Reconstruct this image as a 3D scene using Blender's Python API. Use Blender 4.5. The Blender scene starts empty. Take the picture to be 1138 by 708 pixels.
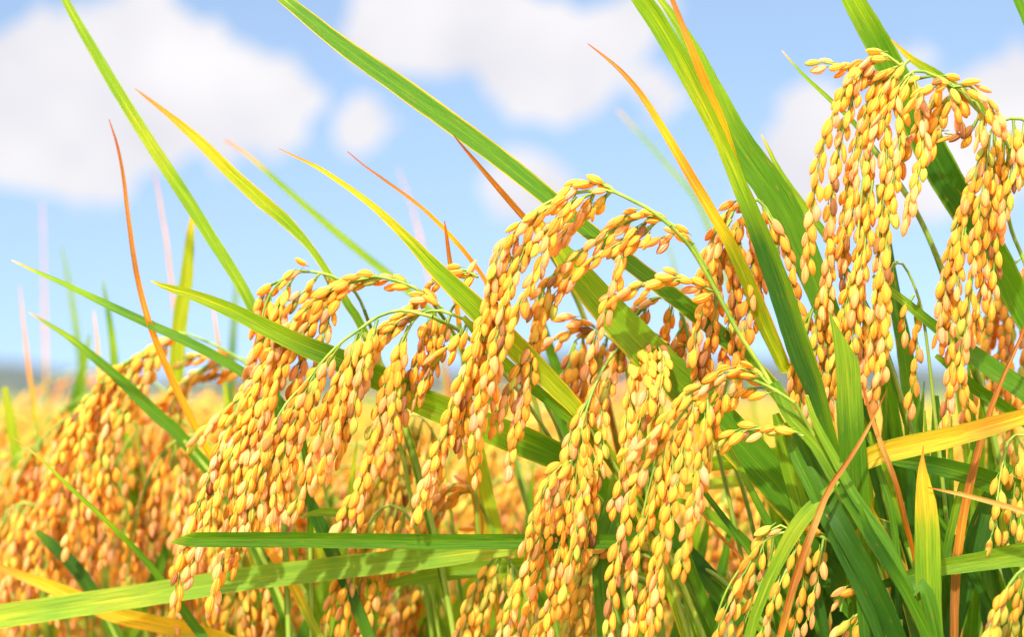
import bpy, math, random
import numpy as np
from mathutils import Vector, Matrix, Quaternion

random.seed(7)
rng = random.Random(11)
SC = bpy.context.scene
COL = SC.collection
R = math.radians

# ------------------------------------------------------------------ camera
CAM = Vector((0.0, 0.0, 0.87))
PITCH = R(2.5)
FOC = 0.70                      # metres to the sharp plane
FRAME_W = 0.38                  # width of the frame at that distance
PXM = FRAME_W / FOC / 1138.0
FWD = Vector((0, math.cos(PITCH), math.sin(PITCH)))
UP = Vector((0, -math.sin(PITCH), math.cos(PITCH)))
RIGHT = Vector((1, 0, 0))
cd = bpy.data.cameras.new('camera')
cam = bpy.data.objects.new('camera', cd)
COL.objects.link(cam)
cam.location = CAM
cam.rotation_euler = (math.pi / 2 + PITCH, 0, 0)
cd.sensor_width = 36
cd.lens = 36 * FOC / FRAME_W
cd.clip_start = 0.02
cd.clip_end = 20000
cd.dof.use_dof = True
cd.dof.focus_distance = FOC + 0.006
cd.dof.aperture_fstop = 6.6
SC.camera = cam

# ------------------------------------------------------------------ sun, sky, exposure
SUN_EL, SUN_AZ = R(42), R(-20)      # azimuth measured from behind the camera, negative = from the left
SUN_DIR = Vector((math.sin(SUN_AZ) * math.cos(SUN_EL), -math.cos(SUN_AZ) * math.cos(SUN_EL), math.sin(SUN_EL)))
sd = bpy.data.lights.new('sun', 'SUN')
sd.energy = 3.7
sd.angle = R(1.5)
sd.color = (1.0, 0.95, 0.86)
sun = bpy.data.objects.new('sun', sd)
COL.objects.link(sun)
sun.rotation_euler = SUN_DIR.to_track_quat('Z', 'Y').to_euler()
SC.view_settings.view_transform = 'Standard'
SC.view_settings.look = 'None'
SC.view_settings.gamma = 1
SC.view_settings.use_curve_mapping = False
SC.view_settings.exposure = 1.17
SC.cycles.use_denoising = True
SC.cycles.max_bounces = 8
SC.cycles.diffuse_bounces = 6
SC.cycles.glossy_bounces = 2
SC.cycles.transmission_bounces = 4
SC.cycles.transparent_max_bounces = 4
SC.cycles.sample_clamp_indirect = 4

def pdir(px, py):
    return FWD + RIGHT * ((px - 569) * PXM) + UP * (-(py - 354) * PXM)

def P(px, py, z=0.0):
    """point seen at a pixel of the photograph, z centimetres beyond the sharp plane"""
    return CAM + pdir(px, py) * (FOC + z / 100.0)

W = bpy.data.worlds.new('World')
SC.world = W
W.use_nodes = True
nt = W.node_tree
N = nt.nodes
N.clear()
def wn(t, **k):
    n = N.new(t)
    for a, b in k.items():
        setattr(n, a, b)
    return n
def wmath(op, a, b=None, c=None, clamp=False):
    n = wn('ShaderNodeMath', operation=op, use_clamp=clamp)
    for i, v in enumerate((a, b, c)):
        if v is None: continue
        if isinstance(v, (int, float)): n.inputs[i].default_value = v
        else: nt.links.new(v, n.inputs[i])
    return n.outputs[0]
def wvec(op, a, b=None):
    n = wn('ShaderNodeVectorMath', operation=op)
    for i, v in enumerate((a, b)):
        if v is None: continue
        if isinstance(v, (tuple, Vector)): n.inputs[i].default_value = tuple(v)
        else: nt.links.new(v, n.inputs[i])
    return n
SKYN = wn('ShaderNodeTexSky')
SKYN.sky_type = 'NISHITA'
SKYN.sun_disc = False
SKYN.sun_elevation = SUN_EL
SKYN.sun_rotation = math.atan2(SUN_DIR.x, SUN_DIR.y)
SKYN.air_density = 1.0
SKYN.dust_density = 0.6
SKYN.ozone_density = 2.2
tc = wn('ShaderNodeTexCoord')
DIR = tc.outputs['Generated']
up = wvec('ADD', DIR, (0, 0, 0.28))
nt.links.new(wvec('NORMALIZE', up.outputs[0]).outputs[0], SKYN.inputs[0])
# wobble of the cloud outlines
nz = wn('ShaderNodeTexNoise'); nz.inputs['Scale'].default_value = 14; nz.inputs['Detail'].default_value = 5; nz.inputs['Roughness'].default_value = 0.6
nt.links.new(DIR, nz.inputs['Vector'])
wob = wvec('MULTIPLY', wvec('SUBTRACT', nz.outputs['Color'], (0.5, 0.5, 0.5)).outputs[0], (0.13, 0.13, 0.085))
DW = wvec('ADD', DIR, wob.outputs[0]).outputs[0]
blobs = [  # px, py, rx, ry in photo pixels
    (50, 125, 115, 84), (150, 95, 115, 100), (225, 110, 85, 62), (10, 165, 165, 50), (150, 178, 100, 32), (180, 30, 76, 60), (290, 105, 32, 26),
    (382, 135, 34, 26),
    (450, 35, 110, 52), (560, 45, 120, 66), (640, 60, 105, 62), (630, 95, 90, 38), (700, 30, 60, 48),
    (585, 204, 76, 42), (745, 110, 26, 36),
    (1090, 150, 130, 85), (890, 165, 85, 62), (930, 215, 130, 46), (1030, 210, 120, 60), (850, 190, 60, 40),
]
mask = None
for (bx, by, rx, ry) in blobs:
    c = pdir(bx, by).normalized()
    d = wvec('MULTIPLY', wvec('SUBTRACT', DW, c).outputs[0], (1 / (rx * PXM), 0.0, 1 / (ry * PXM)))
    ln = wvec('LENGTH', d.outputs[0]).outputs['Value']
    v = wmath('SUBTRACT', 1.0, ln)
    front = wmath('GREATER_THAN', wvec('DOT_PRODUCT', DIR, c).outputs['Value'], 0.3)
    v = wmath('MULTIPLY', wmath('ADD', v, 2.0), front)
    mask = v if mask is None else wmath('SMOOTH_MAX', mask, v, 0.25)
mask = wmath('SUBTRACT', mask, 2.0)
# unseen clouds all round, enlarged to add fill light, away from the photographed stretch of sky
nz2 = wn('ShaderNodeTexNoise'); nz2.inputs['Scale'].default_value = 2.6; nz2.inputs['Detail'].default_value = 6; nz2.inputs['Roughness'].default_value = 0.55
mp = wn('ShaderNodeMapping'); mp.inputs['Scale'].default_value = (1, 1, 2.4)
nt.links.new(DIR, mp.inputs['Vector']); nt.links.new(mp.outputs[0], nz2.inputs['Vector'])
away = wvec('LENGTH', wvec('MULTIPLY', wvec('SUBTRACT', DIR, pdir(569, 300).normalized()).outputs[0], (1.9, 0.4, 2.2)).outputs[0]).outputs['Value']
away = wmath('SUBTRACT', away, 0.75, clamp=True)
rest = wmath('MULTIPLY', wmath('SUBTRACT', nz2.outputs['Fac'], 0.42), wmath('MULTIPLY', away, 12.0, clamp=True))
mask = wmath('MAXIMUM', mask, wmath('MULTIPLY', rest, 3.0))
mr = wn('ShaderNodeMapRange'); mr.interpolation_type = 'SMOOTHSTEP'
mr.inputs['From Min'].default_value = 0.0; mr.inputs['From Max'].default_value = 0.16
nt.links.new(mask, mr.inputs['Value'])
# body of the cloud: brighter and greyer lumps
nz3 = wn('ShaderNodeTexNoise'); nz3.inputs['Scale'].default_value = 16; nz3.inputs['Detail'].default_value = 4
nt.links.new(DIR, nz3.inputs['Vector'])
cr = wn('ShaderNodeValToRGB')
cr.color_ramp.elements[0].position = 0.3; cr.color_ramp.elements[0].color = (0.365, 0.355, 0.38, 1)
cr.color_ramp.elements[1].position = 0.7; cr.color_ramp.elements[1].color = (0.46, 0.445, 0.445, 1)
nt.links.new(nz3.outputs['Fac'], cr.inputs[0])
tint = wn('ShaderNodeMix', data_type='RGBA', blend_type='MULTIPLY'); tint.inputs[0].default_value = 1
nt.links.new(SKYN.outputs[0], tint.inputs[6]); tint.inputs[7].default_value = (0.152, 0.135, 0.117, 1)
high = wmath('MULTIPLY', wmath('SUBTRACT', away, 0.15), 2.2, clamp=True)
cloud_fill = wn('ShaderNodeMix', data_type='RGBA'); nt.links.new(high, cloud_fill.inputs[0]); nt.links.new(cr.outputs[0], cloud_fill.inputs[6]); cloud_fill.inputs[7].default_value = (2.3, 2.1, 1.9, 1)  # unseen clouds boosted far above the visible ones as added fill light
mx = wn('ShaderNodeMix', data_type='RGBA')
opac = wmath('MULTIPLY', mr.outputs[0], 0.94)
nt.links.new(opac, mx.inputs[0]); nt.links.new(tint.outputs[2], mx.inputs[6]); nt.links.new(cloud_fill.outputs[2], mx.inputs[7])
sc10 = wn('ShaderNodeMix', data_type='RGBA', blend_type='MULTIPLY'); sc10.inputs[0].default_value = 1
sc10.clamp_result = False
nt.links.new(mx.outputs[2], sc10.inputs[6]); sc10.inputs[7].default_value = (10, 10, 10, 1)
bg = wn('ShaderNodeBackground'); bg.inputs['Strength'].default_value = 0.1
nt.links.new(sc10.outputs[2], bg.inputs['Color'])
wo = wn('ShaderNodeOutputWorld')
nt.links.new(bg.outputs[0], wo.inputs['Surface'])

# ------------------------------------------------------------------ materials
def new_mat(name):
    m = bpy.data.materials.new(name); m.use_nodes = True
    m.node_tree.nodes.clear()
    return m, m.node_tree
class G:
    def __init__(s, t): s.t = t
    def n(s, ty, **k):
        x = s.t.nodes.new(ty)
        for a, b in k.items(): setattr(x, a, b)
        return x
    def l(s, a, b): s.t.links.new(a, b)
    def m(s, op, a, b=None, c=None, clamp=False):
        x = s.n('ShaderNodeMath', operation=op, use_clamp=clamp)
        for i, v in enumerate((a, b, c)):
            if v is None: continue
            if isinstance(v, (int, float)): x.inputs[i].default_value = v
            else: s.l(v, x.inputs[i])
        return x.outputs[0]
    def mul(s, a, b, fac=1.0):
        x = s.n('ShaderNodeMix', data_type='RGBA', blend_type='MULTIPLY')
        x.inputs[0].default_value = fac
        for i, v in ((6, a), (7, b)):
            if isinstance(v, tuple): x.inputs[i].default_value = v
            else: s.l(v, x.inputs[i])
        return x.outputs[2]
    def mix(s, f, a, b):
        x = s.n('ShaderNodeMix', data_type='RGBA')
        if isinstance(f, (int, float)): x.inputs[0].default_value = f
        else: s.l(f, x.inputs[0])
        for i, v in ((6, a), (7, b)):
            if isinstance(v, tuple): x.inputs[i].default_value = v
            else: s.l(v, x.inputs[i])
        return x.outputs[2]

def husk_material():
    m, t = new_mat('rice_husk'); g = G(t)
    col = g.n('ShaderNodeAttribute', attribute_name='Col').outputs['Color']
    oi = g.n('ShaderNodeObjectInfo').outputs['Color']
    base = g.mul(col, oi)
    uv = g.n('ShaderNodeUVMap').outputs[0]
    sp = g.n('ShaderNodeSeparateXYZ'); g.l(uv, sp.inputs[0])
    # nerves running along the husk
    line = g.m('SINE', g.m('MULTIPLY', sp.outputs[0], 2 * math.pi * 9))
    nz = g.n('ShaderNodeTexNoise'); nz.inputs['Scale'].default_value = 900; nz.inputs['Detail'].default_value = 3
    geo = g.n('ShaderNodeTexCoord'); g.l(geo.outputs['Object'], nz.inputs['Vector'])
    nzb = g.n('ShaderNodeTexNoise'); nzb.inputs['Scale'].default_value = 260; nzb.inputs['Detail'].default_value = 2
    g.l(geo.outputs['Object'], nzb.inputs['Vector'])
    h = g.m('ADD', g.m('MULTIPLY', line, 0.35), g.m('MULTIPLY', nz.outputs['Fac'], 0.9))
    bp = g.n('ShaderNodeBump'); bp.inputs['Strength'].default_value = 0.7; bp.inputs['Distance'].default_value = 0.0004
    g.l(h, bp.inputs['Height'])
    # pale towards the beak and the attachment, warmer in the belly; the husk's own colouring
    ends = g.m('POWER', g.m('ABSOLUTE', g.m('SUBTRACT', g.m('MULTIPLY', sp.outputs[1], 2.0), 1.0)), 3.0)
    c = g.mix(g.m('MULTIPLY', ends, 0.35), base, g.mul(base, (0.95, 1.12, 0.8, 1)))
    f = g.m('MULTIPLY', g.m('SUBTRACT', nzb.outputs['Fac'], 0.5), 1.1)
    c = g.mix(g.m('ADD', f, 0.15, clamp=True), c, g.mul(base, (0.95, 0.80, 0.6, 1)))
    c = g.mix(g.m('MULTIPLY', g.m('ADD', line, 1.0), 0.13), c, g.mul(base, (0.9, 0.7, 0.45, 1)))
    # the two seams where the halves of the husk meet
    seam = g.m('ABSOLUTE', g.m('SUBTRACT', g.m('FRACT', g.m('MULTIPLY', g.m('ADD', sp.outputs[0], 0.355), 2.0)), 0.5))
    seam = g.m('SUBTRACT', 1.0, g.m('MULTIPLY', seam, 14.0), clamp=True)
    c = g.mix(g.m('MULTIPLY', seam, 0.55), c, g.mul(base, (0.72, 0.45, 0.25, 1)))
    mpz = g.n('ShaderNodeMapping'); mpz.inputs['Scale'].default_value = (14, 3.0, 1); g.l(uv, mpz.inputs[0])
    nzc = g.n('ShaderNodeTexNoise'); nzc.inputs['Scale'].default_value = 1; nzc.inputs['Detail'].default_value = 4; g.l(mpz.outputs[0], nzc.inputs['Vector'])
    c = g.mix(g.m('MULTIPLY', g.m('SUBTRACT', nzc.outputs['Fac'], 0.4), 2.2, clamp=True), c, g.mul(c, (1.10, 1.22, 1.5, 1)))
    b = g.n('ShaderNodeBsdfPrincipled')
    g.l(c, b.inputs['Base Color']); b.inputs['Roughness'].default_value = 0.55
    b.inputs['Specular IOR Level'].default_value = 0.35
    g.l(bp.outputs[0], b.inputs['Normal'])
    tr = g.n('ShaderNodeBsdfTranslucent'); g.l(g.mul(c, (1.05, 0.88, 0.5, 1)), tr.inputs['Color'])
    ms = g.n('ShaderNodeMixShader'); ms.inputs[0].default_value = 0.42
    g.l(b.outputs[0], ms.inputs[1]); g.l(tr.outputs[0], ms.inputs[2])
    o = g.n('ShaderNodeOutputMaterial'); g.l(ms.outputs[0], o.inputs[0])
    return m

def leaf_material(name='rice_blade', trans=0.40):
    m, t = new_mat(name); g = G(t)
    col = g.n('ShaderNodeAttribute', attribute_name='Col').outputs['Color']
    uv = g.n('ShaderNodeUVMap').outputs[0]
    mp = g.n('ShaderNodeMapping'); mp.inputs['Scale'].default_value = (34, 0.45, 1); g.l(uv, mp.inputs[0])
    nz = g.n('ShaderNodeTexNoise'); nz.inputs['Scale'].default_value = 1; nz.inputs['Detail'].default_value = 4; nz.inputs['Roughness'].default_value = 0.65
    g.l(mp.outputs[0], nz.inputs['Vector'])
    mp2 = g.n('ShaderNodeMapping'); mp2.inputs['Scale'].default_value = (5, 0.5, 1); g.l(uv, mp2.inputs[0])
    nz2 = g.n('ShaderNodeTexNoise'); nz2.inputs['Scale'].default_value = 1; nz2.inputs['Detail'].default_value = 3
    g.l(mp2.outputs[0], nz2.inputs['Vector'])
    sp = g.n('ShaderNodeSeparateXYZ'); g.l(uv, sp.inputs[0])
    rib = g.m('SINE', g.m('MULTIPLY', sp.outputs[0], 2 * math.pi * 27))
    f = g.m('MULTIPLY', g.m('SUBTRACT', nz.outputs['Fac'], 0.36), 2.2, clamp=True)
    c = g.mix(f, g.mul(col, (0.45, 0.58, 0.45, 1)), g.mul(col, (1.42, 1.2, 1.2, 1)))
    f2 = g.m('MULTIPLY', g.m('SUBTRACT', nz2.outputs['Fac'], 0.45), 1.8, clamp=True)
    c = g.mix(f2, c, g.mul(c, (1.55, 1.12, 0.9, 1)))
    # midrib a little paler
    mid = g.m('SUBTRACT', 1.0, g.m('MULTIPLY', g.m('ABSOLUTE', g.m('SUBTRACT', sp.outputs[0], 0.5)), 22.0), clamp=True)
    c = g.mix(g.m('MULTIPLY', mid, 0.45), c, g.mul(c, (1.9, 1.45, 1.6, 1)))
    # small brown flecks of age
    mp3 = g.n('ShaderNodeMapping'); mp3.inputs['Scale'].default_value = (9, 0.9, 1); g.l(uv, mp3.inputs[0])
    vo = g.n('ShaderNodeTexNoise'); vo.inputs['Scale'].default_value = 1.0; vo.inputs['Detail'].default_value = 6; g.l(mp3.outputs[0], vo.inputs['Vector'])
    fl = g.m('MULTIPLY', g.m('SUBTRACT', vo.outputs['Fac'], 0.64), 12.0, clamp=True)
    c = g.mix(g.m('MULTIPLY', fl, 0.65), c, (0.30, 0.12, 0.03, 1))
    hgt = g.m('ADD', g.m('MULTIPLY', rib, 0.12), nz.outputs['Fac'])
    bp = g.n('ShaderNodeBump'); bp.inputs['Strength'].default_value = 0.6; bp.inputs['Distance'].default_value = 0.0004
    g.l(hgt, bp.inputs['Height'])
    b = g.n('ShaderNodeBsdfPrincipled')
    g.l(c, b.inputs['Base Color']); b.inputs['Roughness'].default_value = 0.5
    b.inputs['Specular IOR Level'].default_value = 0.22
    g.l(bp.outputs[0], b.inputs['Normal'])
    tr = g.n('ShaderNodeBsdfTranslucent'); g.l(g.mul(c, (1.5, 1.3, 0.5, 1)), tr.inputs['Color'])
    ms = g.n('ShaderNodeMixShader'); ms.inputs[0].default_value = trans
    g.l(b.outputs[0], ms.inputs[1]); g.l(tr.outputs[0], ms.inputs[2])
    o = g.n('ShaderNodeOutputMaterial'); g.l(ms.outputs[0], o.inputs[0])
    return m

def stem_material():
    m, t = new_mat('rice_stem'); g = G(t)
    tcn = g.n('ShaderNodeTexCoord')
    nz = g.n('ShaderNodeTexNoise'); nz.inputs['Scale'].default_value = 160; nz.inputs['Detail'].default_value = 3
    mp = g.n('ShaderNodeMapping'); mp.inputs['Scale'].default_value = (1, 1, 0.12); g.l(tcn.outputs['Object'], mp.inputs[0])
    g.l(mp.outputs[0], nz.inputs['Vector'])
    f = g.m('MULTIPLY', g.m('SUBTRACT', nz.outputs['Fac'], 0.3), 2.4, clamp=True)
    c = g.mix(f, (0.10, 0.20, 0.010, 1), (0.30, 0.38, 0.035, 1))
    b = g.n('ShaderNodeBsdfPrincipled'); g.l(c, b.inputs['Base Color']); b.inputs['Roughness'].default_value = 0.5
    tr = g.n('ShaderNodeBsdfTranslucent'); g.l(c, tr.inputs['Color'])
    ms = g.n('ShaderNodeMixShader'); ms.inputs[0].default_value = 0.15
    g.l(b.outputs[0], ms.inputs[1]); g.l(tr.outputs[0], ms.inputs[2])
    o = g.n('ShaderNodeOutputMaterial'); g.l(ms.outputs[0], o.inputs[0])
    return m

def ground_material(name, c1, c2, scale, c3=None):
    m, t = new_mat(name); g = G(t)
    tcn = g.n('ShaderNodeTexCoord')
    nz = g.n('ShaderNodeTexNoise'); nz.inputs['Scale'].default_value = scale; nz.inputs['Detail'].default_value = 8; nz.inputs['Roughness'].default_value = 0.65
    g.l(tcn.outputs['Object'], nz.inputs['Vector'])
    f = g.m('MULTIPLY', g.m('SUBTRACT', nz.outputs['Fac'], 0.35), 3.2, clamp=True)
    c = g.mix(f, c1, c2)
    if c3:
        nz2 = g.n('ShaderNodeTexNoise'); nz2.inputs['Scale'].default_value = scale * 0.11; nz2.inputs['Detail'].default_value = 3
        g.l(tcn.outputs['Object'], nz2.inputs['Vector'])
        c = g.mix(g.m('MULTIPLY', g.m('SUBTRACT', nz2.outputs['Fac'], 0.42), 4.0, clamp=True), c, c3)
    bp = g.n('ShaderNodeBump'); bp.inputs['Strength'].default_value = 0.6; bp.inputs['Distance'].default_value = 0.3 / scale
    g.l(nz.outputs['Fac'], bp.inputs['Height'])
    b = g.n('ShaderNodeBsdfPrincipled'); g.l(c, b.inputs['Base Color']); b.inputs['Roughness'].default_value = 0.9
    g.l(bp.outputs[0], b.inputs['Normal'])
    o = g.n('ShaderNodeOutputMaterial'); g.l(b.outputs[0], o.inputs[0])
    return m

HUSK, LEAF, STEM = husk_material(), leaf_material(), stem_material()

# ------------------------------------------------------------------ mesh builder
class MB:
    def __init__(s):
        s.v = []; s.c = []; s.uv = []; s.f = []; s.m = []; s.n = 0
    def add(s, verts, faces, uvs, cols, mat=0):
        s.v.append(np.asarray(verts, dtype=np.float32)); s.c.append(np.asarray(cols, dtype=np.float32)); s.uv.append(np.asarray(uvs, dtype=np.float32))
        s.f.append(np.asarray(faces, dtype=np.int32) + s.n); s.m.append(np.full(len(faces), mat, dtype=np.int32))
        s.n += len(verts)
    def mesh(s, name, mats):
        me = bpy.data.meshes.new(name)
        v = np.concatenate(s.v); c = np.concatenate(s.c); uv = np.concatenate(s.uv); f = np.concatenate(s.f); mi = np.concatenate(s.m)
        me.vertices.add(len(v)); me.vertices.foreach_set('co', v.ravel())
        me.loops.add(f.size); me.loops.foreach_set('vertex_index', f.ravel())
        me.polygons.add(len(f)); me.polygons.foreach_set('loop_start', np.arange(len(f), dtype=np.int32) * 4)
        me.polygons.foreach_set('material_index', mi)
        for m in mats: me.materials.append(m)
        a = me.color_attributes.new('Col', 'FLOAT_COLOR', 'POINT'); a.data.foreach_set('color', np.hstack([c, np.ones((len(c), 1), np.float32)]).ravel())
        u = me.uv_layers.new(name='UVMap'); u.data.foreach_set('uv', uv[f.ravel()].ravel())
        me.update(calc_edges=True)
        me.shade_smooth()
        return me

def link(name, me, parent=None, loc=(0, 0, 0)):
    o = bpy.data.objects.new(name, me); COL.objects.link(o); o.location = loc
    if parent: o.parent = parent
    return o

def crom(pts, step):
    """smooth curve through points, resampled at a metric step; returns positions and the running parameter (index in pts)"""
    p = [np.array(q, dtype=float) for q in pts]
    if len(p) < 3:
        p = [p[0], (p[0] + p[-1]) / 2, p[-1]]
        idx = [0, .5, 1]
    else: idx = list(range(len(p)))
    e = [2 * p[0] - p[1]] + p + [2 * p[-1] - p[-2]]
    out, par = [], []
    for i in range(len(p) - 1):
        a, b, c, d = e[i:i + 4]
        for k in range(12):
            t = k / 12
            out.append(0.5 * (2 * b + (c - a) * t + (2 * a - 5 * b + 4 * c - d) * t * t + (3 * b - a - 3 * c + d) * t ** 3))
            par.append(idx[i] + (idx[i + 1] - idx[i]) * t)
    out.append(p[-1]); par.append(idx[-1])
    out = np.array(out); par = np.array(par)
    s = np.concatenate([[0], np.cumsum(np.linalg.norm(np.diff(out, axis=0), axis=1))])
    n = max(2, int(round(s[-1] / step)) + 1)
    q = np.linspace(0, s[-1], n)
    return np.stack([np.interp(q, s, out[:, k]) for k in range(3)], 1), np.interp(q, s, par), s[-1]

def unit(v):
    return v / (np.linalg.norm(v) + 1e-12)

def tube(mb, pts, r0, r1, step=0.006, sides=6, mat=0, col=(1, 1, 1), rfun=None):
    q, par, L = crom(pts, step)
    n = len(q)
    T = np.gradient(q, axis=0); T /= np.linalg.norm(T, axis=1)[:, None] + 1e-12
    a = unit(np.cross(T[0], (0.3, 0.9, 0.2)))
    vs = []; uvs = []
    for i in range(n):
        a = unit(a - T[i] * a.dot(T[i])); b = np.cross(T[i], a)
        t = i / (n - 1)
        r = r0 + (r1 - r0) * t
        if rfun: r *= rfun(t)
        for k in range(sides):
            th = 2 * math.pi * k / sides
            vs.append(q[i] + (a * math.cos(th) + b * math.sin(th)) * r); uvs.append((k / sides, t * L * 100))
    fs = []
    for i in range(n - 1):
        for k in range(sides):
            k2 = (k + 1) % sides
            fs.append((i * sides + k, i * sides + k2, (i + 1) * sides + k2, (i + 1) * sides + k))
    mb.add(vs, fs, uvs, np.tile(col, (len(vs), 1)), mat)
    return q, T

# ------------------------------------------------------------------ one grain of rice in its husk
def grain_arrays(seed, rings=11, seg=12, plump=1.0):
    r = random.Random(seed)
    L = 1.0
    vs, uvs, fs = [], [], []
    bend = r.uniform(-0.05, 0.07)
    for i in range(rings):
        t = i / (rings - 1)
        t = 0.5 - 0.5 * math.cos(math.pi * t) * (0.55 + 0.45 * abs(math.cos(math.pi * t)))
        rr = math.sin(math.pi * t ** 0.95) ** 0.54 if 0 < i < rings - 1 else 0.10
        if i == rings - 2: rr *= 0.92
        for k in range(seg):
            th = 2 * math.pi * k / seg
            g = 1 - 0.10 * math.exp(-((math.cos(th) - 0.62) / 0.16) ** 2) + 0.05 * math.exp(-((abs(th - math.pi)) / 0.35) ** 2)
            x = 0.245 * plump * rr * math.cos(th) * g
            y = 0.20 * plump * rr * math.sin(th) * g
            vs.append((x + bend * math.sin(math.pi * t), y, t * L)); uvs.append((k / seg, t))
    for i in range(rings - 1):
        for k in range(seg):
            k2 = (k + 1) % seg
            fs.append((i * seg + k, i * seg + k2, (i + 1) * seg + k2, (i + 1) * seg + k))
    n = len(vs)
    vs += [(vs[0][0], 0, -0.01), (0, 0, 1.02)]; uvs += [(0.5, 0), (0.5, 1)]
    for k in range(0, seg, 1):
        k2 = (k + 1) % seg
        fs.append((n, k2, k, n)); fs.append((n + 1, (rings - 1) * seg + k, (rings - 1) * seg + k2, n + 1))
    fs2 = [f for f in fs if len(set(f)) == 4]
    # close the ends with quads over pairs of segments
    for k in range(0, seg, 2):
        a, b, c = k, (k + 1) % seg, (k + 2) % seg
        fs2.append((n, c, b, a)); fs2.append((n + 1, (rings - 1) * seg + a, (rings - 1) * seg + b, (rings - 1) * seg + c))
    return np.array(vs), np.array(fs2), np.array(uvs)

def foot_arrays():
    """short stalklet and the two little glumes that hold the husk"""
    vs, fs, uvs = [], [], []
    prof = [(-0.36, 0.022), (-0.12, 0.026), (-0.02, 0.06), (0.07, 0.085), (0.10, 0.06)]
    seg = 5
    for z, r in prof:
        for k in range(seg):
            th = 2 * math.pi * k / seg
            vs.append((r * math.cos(th) + (0.05 if z < -0.3 else 0), r * math.sin(th) * 0.9, z)); uvs.append((k / seg, z))
    for i in range(len(prof) - 1):
        for k in range(seg):
            k2 = (k + 1) % seg
            fs.append((i * seg + k, i * seg + k2, (i + 1) * seg + k2, (i + 1) * seg + k))
    return np.array(vs), np.array(fs), np.array(uvs)

GR = [grain_arrays(s, plump=p) for s, p in ((1, 1.0), (2, 1.08), (3, 0.92), (4, 1.0))]
GR_LOW = [grain_arrays(s, rings=5, seg=6, plump=p) for s, p in ((5, 1.05), (6, 0.98))]
FT = foot_arrays()
GMESH = []
for k, (v, f, u) in enumerate(GR):
    mb = MB(); mb.add(v, f, u, np.ones((len(v), 3)), 0); mb.add(FT[0], FT[1], FT[2], np.ones((len(FT[0]), 3)), 1)
    GMESH.append(mb.mesh('grain', [HUSK, STEM]))

GOLD = np.array((0.92, 0.50, 0.045)); AMBER = np.array((0.91, 0.385, 0.04)); PEACH = np.array((0.94, 0.50, 0.19))
STRAW = np.array((0.88, 0.58, 0.08)); GREENISH = np.array((0.50, 0.48, 0.06)); BROWN = np.array((0.36, 0.15, 0.045)); PINK = np.array((0.84, 0.48, 0.28))

def grain_colour(r, t, mood):
    """t: 0 at the top of the strand, 1 at its tip"""
    if mood == 'green': w = [(STRAW, 3), (GOLD, 3), (GREENISH, 2.5), (AMBER, .6), (PEACH, .4)]
    elif mood == 'amber': w = [(AMBER, 3), (GOLD, 3), (PEACH, 2), (BROWN, .5), (STRAW, .5)]
    else: w = [(GOLD, 4 - 1.5 * t), (AMBER, 1.6), (PEACH, 0.6 + 4.2 * t), (STRAW, 2.2 - 1.8 * t), (BROWN, .12), (PINK, .1 + .5 * t)]
    tot = sum(x[1] for x in w); q = r.uniform(0, tot)
    for c, x in w:
        q -= x
        if q <= 0: break
    c2 = w[0][0]
    c = c * 0.78 + c2 * 0.22
    if r.random() < 0.015: c = BROWN * 1.2
    elif r.random() < 0.05: c = np.array((0.62, 0.60, 0.08))
    return np.minimum(c * r.uniform(0.86, 1.10), 0.95)

def place_grains(path, r, mood, spacing=0.0033, size=0.0073, bare=0.002, droop=0.35, spread=1.0):
    """list of (pos, quaternion, scale, colour, variant) along a strand"""
    q, par, L = crom(path, spacing)
    out = []
    T = np.gradient(q, axis=0)
    ph = r.uniform(0, 6.28)
    n = len(q)
    for i in range(n):
        if i * spacing < bare: continue
        t = i / max(1, n - 1)
        tt = unit(T[i])
        a = unit(np.cross(tt, (0.2, 0.95, 0.1))); b = np.cross(tt, a)
        ph += 2.4 + r.uniform(-0.5, 0.5)
        out_v = a * math.cos(ph) + b * math.sin(ph)
        ang = R(r.uniform(6, 19)) * spread
        if i == n - 1: ang = R(3)
        d = tt * math.cos(ang) + out_v * math.sin(ang)
        d = unit(d + np.array((0, 0, -droop)) * r.uniform(0.5, 1.3))
        pos = q[i] + out_v * 0.0010 * spread + d * 0.001
        rot = Vector(d).to_track_quat('Z', 'Y') @ Quaternion((0, 0, 1), r.uniform(0, 6.28))
        s = size * r.uniform(0.80, 1.08)
        if t > 0.9: s *= 0.95
        wf = s * (r.uniform(0.86, 1.06) if r.random() > 0.07 else r.uniform(0.6, 0.75))
        out.append((pos, rot, (wf, wf, s), grain_colour(r, t, mood), r.randrange(4)))
    return out

def add_grain_to(mb, g, low=False):
    pos, rot, s, c, k = g
    v, f, u = (GR_LOW[k % 2] if low else GR[k])
    M = np.array(rot.to_matrix())
    mb.add((v * np.array(s)) @ M.T + pos, f, u, np.tile(c, (len(v), 1)), 0)
    if not low:
        mb.add((FT[0] * np.array(s)) @ M.T + pos, FT[1], FT[2], np.ones((len(FT[0]), 3)), 1)

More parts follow.
